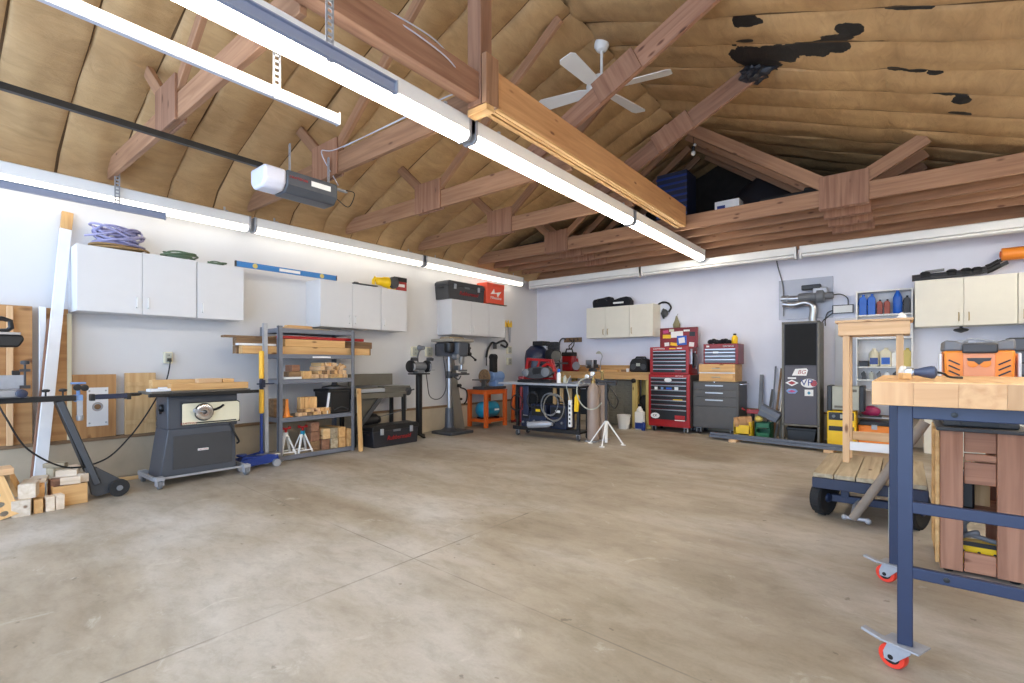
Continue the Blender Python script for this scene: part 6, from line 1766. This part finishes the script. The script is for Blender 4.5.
# ================================================================== STORAGE LOFT
T = thing('blue_storage_box', 'dark blue ribbed box in the loft behind the raised braces', 'box', (-2.62, 7.15, 3.036))
MB().bx(-.22, .22, -.2, .2, 0, .80).obj('body', M['navy'], T, bevel=.01)
for k in range(8):
    MB().bx(-.225, .225, -.206, -.2, .08 + k * .09, .11 + k * .09).obj('rib', M['jack_blue'], T)
T = thing('white_carton', 'white printed carton on the loft edge above the truss', 'carton', (-1.80, 6.80, 3.036))
MB().bx(-.15, .15, -.10, .10, 0, .17).obj('body', M['paper'], T, bevel=.003)
MB().bx(-.12, -.02, -.103, -.1, .05, .11).obj('print', M['jack_blue'], T)
T = thing('black_tarp_heap', 'dark tarp draped over stored things in the loft', 'tarp', (-1.62, 7.60, 3.036))
bm_ = MB()
n = 26
vs, fs = [], []
for i in range(n + 1):
    for j in range(n + 1):
        u, v_ = i / n * 2 - 1, j / n * 2 - 1
        env = max(0, 1 - abs(u) ** 2.6) * max(0, 1 - abs(v_) ** 4)
        h_ = env * (.46 + .16 * math.sin(u * 4 + 1) + .1 * NZ.noise(Vector((u * 3, v_ * 3, 2)))) + .04 * env ** .3 * NZ.noise(Vector((u * 9, v_ * 7, 5)))
        vs.append((u * .75, v_ * .55, max(0, h_)))
for i in range(n):
    for j in range(n):
        a_ = i * (n + 1) + j
        fs.append((a_, a_ + 1, a_ + n + 2, a_ + n + 1))
bm_._add(vs, fs).obj('tarp', M['tarp'], T)
o = MB().box((0, 0, .06), (.95, .20, .12)).box((.2, -.02, .13), (.4, .16, .05)).obj('storage_case', M['black_matte'], bevel=.02, loc=(-.95, 6.85, 3.036), rot=(0, 0, R(3)))
tag(o, 'long dark case lying on the loft edge right of the white carton', 'case')
o = MB().box((0, 0, .07), (1.2, .24, .14)).obj('storage_case', M['black_matte'], bevel=.03, loc=(-4.75, 6.95, 3.036))
tag(o, 'dark case lying on the loft left of the hanging beams', 'case')
T = thing('pendant_bulb', 'pair of small white bulbs hanging in the dark loft', 'bulb', (-2.20, 6.62, 4.10))
MB().tube([(0, 0, .19), (0, 0, -.12)], .004, 6).obj('cord', M['black'], T)
MB().lathe([(.02, -.12), (.022, -.13), (.022, -.17), (.015, -.18)], n=12).obj('socket', M['black'], T)
MB().ball((.0, 0, -.21), .032, 12).obj('bulb', M['white'], T)
MB().ball((.02, 0, -.105), .02, 10).obj('bulb', M['white'], T)

# ================================================================== RIGHT SIDE
# ------------------------------------------------------------------ platform cart
T = thing('platform_cart', 'old platform cart with a plank deck, navy frame and fat black tyres', 'cart', (-.20, 4.60, 0))
for k in range(5):
    x0 = -.315 + k * .126
    MB().bx(x0 + .003, x0 + .123, -.52, .47, .29, .322).obj('plank', M['weathered_y'], T, bevel=.004)
MB().bx(-.318, .318, -.525, -.47, .215, .288).bx(-.318, .318, .42, .47, .215, .288).bx(-.318, -.27, -.5, .45, .215, .288).bx(.27, .318, -.5, .45, .215, .288).obj('frame', M['navy'], T, bevel=.004)
MB().bar((-.22, -.35, .125), (.22, -.35, .125), .045, .05).bx(-.16, -.11, -.38, -.32, .14, .22).bx(.11, .16, -.38, -.32, .14, .22).obj('axle', M['bench_blue'], T, bevel=.003)
MB().bar((-.22, .3, .125), (.22, .3, .125), .05, .05).bx(-.16, -.11, .27, .33, .14, .22).bx(.11, .16, .27, .33, .14, .22).obj('axle', M['bench_blue'], T, bevel=.003)
for x, y_ in ((-.262, -.385), (.262, -.385), (-.265, .3), (.265, .3)):
    w = MB().lathe([(.07, -.030), (.105, -.038), (.122, -.030), (.127, -.012), (.127, .012), (.122, .030), (.105, .038), (.07, .030)], (0, 0, 0), 'x', 30).obj('tyre', M['rubber'], T, loc=(x, y_, .127), rot=(0, 0, R(-24) if y_ < 0 else 0))
    MB().lathe([(.012, -.045), (.03, -.042), (.035, -.02), (.072, -.03), (.072, .03), (.035, .02), (.03, .042), (.012, .045)], (0, 0, 0), 'x', 20).obj('rim', M['bench_blue'], w)
    mb = MB()
    for q in range(18):
        a = 2 * PI * q / 18
        mb.box((0, .126 * math.cos(a), .126 * math.sin(a)), (.05, .008, .006), (a + PI / 2, 0, 0))
    mb.obj('tread', M['rubber'], w)
MB().tube([(-.075, -.60, .055), (.0, -.595, .19), (.17, -.58, .50), (.30, -.565, .73)], [.026, .028, .030, .030], 12).obj('tow_handle', M['pole'], T)
MB().tube([(-.12, -.60, .06), (.0, -.60, .06)], .012, 8).ball((-.12, -.60, .06), .018, 8).ball((.01, -.60, .055), .02, 8).tube([(-.075, -.60, .06), (-.07, -.45, .11), (-.05, -.37, .125)], .015, 8).obj('hitch_pin', M['galv'], T)

# ------------------------------------------------------------------ new-wood stand on the cart
T = thing('wooden_stand', 'tall new-pine stand standing on the platform cart', 'stand', (-.185, 4.76, .323))
MB().bx(-.245, .235, -.17, .20, 1.09, 1.108).obj('top', M['newpine_x'], T, bevel=.003)
MB().bx(-.225, .215, -.155, -.12, .99, 1.09).bx(-.225, .215, .15, .185, .99, 1.09).bx(-.225, -.19, -.12, .15, .99, 1.09).bx(.18, .215, -.12, .15, .99, 1.09).obj('apron', M['newpine_x'], T, bevel=.003)
for x, y_ in ((-.175, -.11), (.155, -.11), (-.175, .14), (.155, .14)):
    MB().bx(x - .022, x + .022, y_ - .022, y_ + .022, 0, .99).obj('leg', M['newpine_z'], T, bevel=.003)
MB().bx(-.15, .13, -.135, -.10, .10, .165).obj('lower_rail', M['white_paint'], T, bevel=.003)
MB().bx(-.15, .13, .12, .15, .15, .22).obj('lower_rail', M['newpine_x'], T, bevel=.003)
o = MB().lathe([(.0, 0), (.035, 0), (.03, .02), (.01, .05), (.004, .055)], n=16).obj('white_funnel', M['white'], loc=(-.02, 4.78, 1.432))
tag(o, 'small white cone standing on top of the tall pine stand', 'cone')
o = MB().box((0, 0, .05), (.05, .16, .10)).box((0, -.05, .11), (.04, .05, .03)).obj('black_clamp', M['black'], bevel=.008, loc=(.045, 4.99, 1.432))
bpy.data.objects.remove(o)

# ------------------------------------------------------------------ planer on its redwood stand
T = thing('planer_stand', 'redwood board stand with open shelves under the orange planer', 'stand', (.30, 3.46, 0))
for x0, x1 in ((-.155, -.065), (.062, .165)):
    MB().bx(x0, x1, -.02, .015, .02, .745).obj('upright_board', M['plank_z'], T, bevel=.003)
    MB().bx(x0, x1, .42, .455, .02, .745).obj('upright_board', M['plank_z'], T, bevel=.003)
for y0_, z0_, z1_ in ((-.005, .64, .742), (-.012, .595, .632), (.0, .475, .588), (-.005, .02, .12)):
    MB().bx(-.06, .06, y0_, .02, z0_, z1_).obj('front_board', M['plank_x'], T, bevel=.003)
mb = MB()
for k in range(6):
    mb.bx(-.175, -.157, .0, .43, .06 + k * .116, .145 + k * .116)
mb.bx(-.175, -.157, -.02, .05, .045, .745).bx(-.175, -.157, .39, .45, .045, .745).obj('left_side', M['gold_y'], T, bevel=.003)
mb = MB()
for k in range(6):
    mb.bx(.167, .185, .0, .43, .06 + k * .116, .145 + k * .116)
mb.bx(.167, .185, -.02, .05, .045, .745).obj('right_side', M['plank_y'], T, bevel=.003)
MB().bx(-.155, .165, .02, .42, .03, .045).obj('floor_board', M['plank_x'], T)
MB().bx(-.155, .165, .10, .42, .30, .32).obj('inner_shelf', M['plank_x'], T)
MB().bx(.0, .06, .24, .26, .32, .60).obj('inner_board', M['pine_z'], T)
MB().bx(-.17, .185, -.03, .47, .745, .765).obj('top', M['dark_grey'], T, bevel=.003)
for x, y_ in ((-.12, .03), (.13, .03), (-.12, .4), (.13, .4)):
    MB().lathe([(.02, 0), (.022, .004), (.018, .03)], n=12).obj('foot', M['black'], T, loc=(x, y_, 0))
T = thing('black_tool_case', 'black case on the middle shelf of the redwood stand', 'case', (.27, 3.66, .321))
MB().bx(-.09, .02, -.08, .1, 0, .17).obj('body', M['black'], T, bevel=.01)
MB().tube([(-.07, 0, .165), (-.06, 0, .2), (-.01, 0, .2), (0, 0, .165)], .007, 6).obj('handle', M['black'], T)
T = thing('yellow_saw', 'yellow tool with a grey curved handle low in the redwood stand', 'power tool', (.30, 3.52, .046))
MB().bx(-.10, .10, -.02, .06, 0, .12).obj('body', M['yellow'], T, bevel=.006)
MB().bx(-.10, .12, -.026, -.02, .10, .122).obj('edge_plate', M['black'], T)
MB().tube(spline([(-.08, .02, .14), (-.02, .0, .15), (.05, .0, .135), (.12, .0, .125)]), .012, 8).tube(spline([(-.08, .01, .13), (-.02, -.01, .165), (.0, -.005, .17)]), .014, 8).tube(spline([(-.05, .02, .15), (-.055, .02, .20), (-.02, .02, .235), (.03, .02, .24)]), .012, 8).obj('handle', M['mid_grey'], T)
for x in (-.06, .0, .06):
    MB().lathe([(.003, -.024), (.007, -.023), (.007, -.019)], (x, 0, .07), 'y', 8).obj('screw', M['black'], T)

T = thing('thickness_planer', 'orange thickness planer with a grey top on the redwood stand', 'planer', (.297, 3.50, .766))
T.scale = (.93, 1, 1)
MB().bx(-.15, .16, -.02, .32, .0, .05).bx(-.13, .14, -.01, .3, .05, .085).obj('base', M['dark_grey'], T, bevel=.008)
MB().bx(-.07, .08, -.03, -.015, .01, .06).obj('base_slot', M['black'], T)
for x in (-.11, .12):
    MB().bx(x - .02, x + .02, .02, .28, .05, .27).obj('column', M['steel'], T)
MB().prism([(-.14, .24), (.14, .24), (.145, .40), (-.145, .40)], -.02, .30).obj('cutter_housing', M['orange'], T, bevel=.012)
MB().bx(-.065, .065, -.028, -.018, .25, .385).obj('front_recess', M['salmon'], T, bevel=.004)
MB().prism([(-.147, .398), (.147, .398), (.143, .455), (.095, .45), (.07, .44), (-.07, .44), (-.095, .45), (-.143, .455)], -.026, .31).obj('top_cover', M['mid_grey'], T, bevel=.01)
MB().bx(-.07, .075, -.045, -.02, .385, .435).obj('carry_grip', M['dark_grey'], T, bevel=.008)
MB().prism([(-.05, .36), (.05, .36), (.045, .345), (.02, .342), (.0, .325), (-.02, .342), (-.045, .345)], -.036, -.026).obj('emblem', M['dark_grey'], T, bevel=.002)
for s_ in (-1, 1):
    MB().lathe([(.016, -.034), (.024, -.033), (.024, -.027), (.016, -.027)], (s_ * .025, 0, .335), 'y', 16).obj('emblem_ring', M['orange'], T)
    mb = MB()
    for k in range(3):
        mb.bar((s_ * .125, -.0215, .35 - k * .028), (s_ * .078, -.0215, .325 - k * .028), .006, .007, (0, 0, 1))
    mb.obj('vent_slots', M['black'], T)
for x_ in (-.158, .163):
    MB().bx(x_ - .007, x_ + .007, .0, .10, .22, .385).obj('folded_table', M['white_paint'], T, bevel=.006)
MB().tube(spline([(-.06, .12, .445), (-.02, .12, .462), (.05, .12, .452), (.09, .12, .445)]), .006, 6).lathe([(.02, .44), (.03, .445), (.03, .456), (.015, .46)], (-.06, .15, 0), n=14).obj('top_cord', M['galv'], T)

# ------------------------------------------------------------------ blue steel bench with butcher block top
T = thing('rolling_workbench', 'navy steel rolling workbench with a thick butcher block top at the right', 'workbench', (.55, 2.68, 0))
ox, oy = .55, 2.68
top = thing('x', '', '', (0, 0, 0))
bpy.data.objects.remove(top)
M['butcher'] = wood('butcher', (228, 188, 136), (206, 156, 104), 'y', .5, 1.0)
xs = [-.641 + k * .113 for k in range(12)]
rn = random.Random(2)
tp = MB().bx(-.642, .66, -.53, .52, .953, 1.037).obj('butcher_block_top', M['butcher'], T, bevel=.004)
for k, (a_, b_) in enumerate(zip(xs, xs[1:])):
    MB().bx(a_ + .0005, min(b_, .66) - .0005, -.533, -.529, .955, 1.032).obj('front_stave', M[('stave_z', 'stave_x', 'stave_y', 'stave_z')[k % 4]], tp)
for x, sgn in ((-.55, 1), (.52, -1)):
    for y_ in (-.44, .42):
        x -= .04 if (y_ > 0 and sgn > 0) else 0
        MB().bx(x - .022, x + .022, y_ - .022, y_ + .022, .104, .953).obj('leg', M['bench_blue'], T, bevel=.003)
MB().bx(-.56, .54, -.46, -.42, .905, .953).bx(-.56, .54, .40, .44, .905, .953).bx(-.565, -.53, -.42, .40, .905, .953).bx(.5, .54, -.42, .40, .905, .953).obj('top_rail', M['bench_blue'], T, bevel=.003)
for y0_, z0_ in ((-.462, .574), (-.462, .345)):
    MB().bx(-.53, .50, y0_, y0_ + .022, z0_, z0_ + .04).obj('stretcher', M['bench_blue'], T, bevel=.003)
MB().lathe([(.004, -.005), (.009, -.004), (.009, .003)], (-.42, -.46, .925), 'y', 10).lathe([(.004, -.005), (.009, -.004), (.009, .003)], (-.44, -.46, .365), 'y', 10).obj('bolt_hole', M['black'], T)
MB().bx(-.614, -.610, .405, .43, .2, .48).obj('bare_patch', M['putty'], T)
for x, y_ in ((-.55, -.44), (-.59, .42), (.52, -.44), (.52, .42)):
    w = MB().bx(-.058, .058, -.045, .045, .098, .104).lathe([(.03, .088), (.034, .09), (.034, .098)], n=16).obj('caster', M['galv'], T, loc=(x, y_, 0), rot=(0, 0, R(-22)), bevel=.001)
    for s_ in (-1, 1):
        MB().prism([(-.055, .03), (-.02, .03), (.026, .08), (.026, .09), (-.045, .09), (-.058, .055)], s_ * .022 - .002, s_ * .022 + .002).obj('fork_plate', M['galv'], w, bevel=.001)
    MB().lathe([(.016, -.016), (.040, -.017), (.043, -.011), (.043, .011), (.040, .017), (.016, .016)], (-.035, 0, .043), 'y', 28).obj('wheel', M['box_red'], w)
    MB().lathe([(.006, -.020), (.026, -.018), (.026, .018), (.006, .020)], (-.035, 0, .043), 'y', 18).lathe([(.007, -.027), (.009, -.025), (.009, .025), (.007, .027)], (-.035, 0, .043), 'y', 10).obj('wheel_hub', M['black'], w)
    MB().bar((.0, 0, .092), (-.085, 0, .088), .034, .008).bar((-.08, 0, .088), (-.135, 0, .10), .030, .010).bar((-.05, 0, .098), (-.075, 0, .082), .03, .006).obj('brake_lever', M['galv'], w, bevel=.002)

T = thing('wrapped_grinder', 'dark blue angle grinder with a cloth-wrapped disc lying on the blue bench', 'grinder', (.045, 2.47, 1.038))
T.scale = (.62, .62, .78)
MB().lathe([(.010, -.075), (.016, -.07), (.018, -.03), (.026, -.0), (.032, .035), (.030, .05), (.014, .062)], (.02, 0, .034), 'x', 18).obj('body', M['grinder_navy'], T)
MB().lathe([(.016, -.02), (.022, -.015), (.022, .015), (.014, .02)], (-.045, 0, .034), 'x', 14).lathe([(.02, -.02), (.024, -.015), (.024, .02)], (-.055, -.005, .03), 'y', 14).obj('gear_head', M['steel'], T)
mb = MB()
for k in range(6):
    a = k * 1.05
    mb.ball((-.082 + .010 * math.cos(a), .006 * math.sin(a * 2), .034 + .012 * math.sin(a)), (.016, .02, .022), 10)
mb.obj('cloth_wrap', M['cloth_white'], T)
MB().tube(spline([(.08, 0, .034), (.11, .0, .028), (.14, .02, .012), (.20, .06, .008)]), .006, 6).obj('cord', M['black'], T)
o = MB().box((0, 0, .012), (.03, .04, .024)).obj('wood_chip', M['gold_x'], bevel=.003, loc=(-.0, 2.42, 1.038), rot=(0, 0, R(20)))
tag(o, 'tiny wood piece under the cloth-wrapped disc', 'wood')
o = MB().tube(spline([(.11, 3.30, 1.10), (.07, 3.35, 1.08), (.02, 3.32, 1.04), (-.04, 3.22, 1.02)]), .006, 6).obj('tool_cord', M['black'])
bpy.data.objects.remove(o)
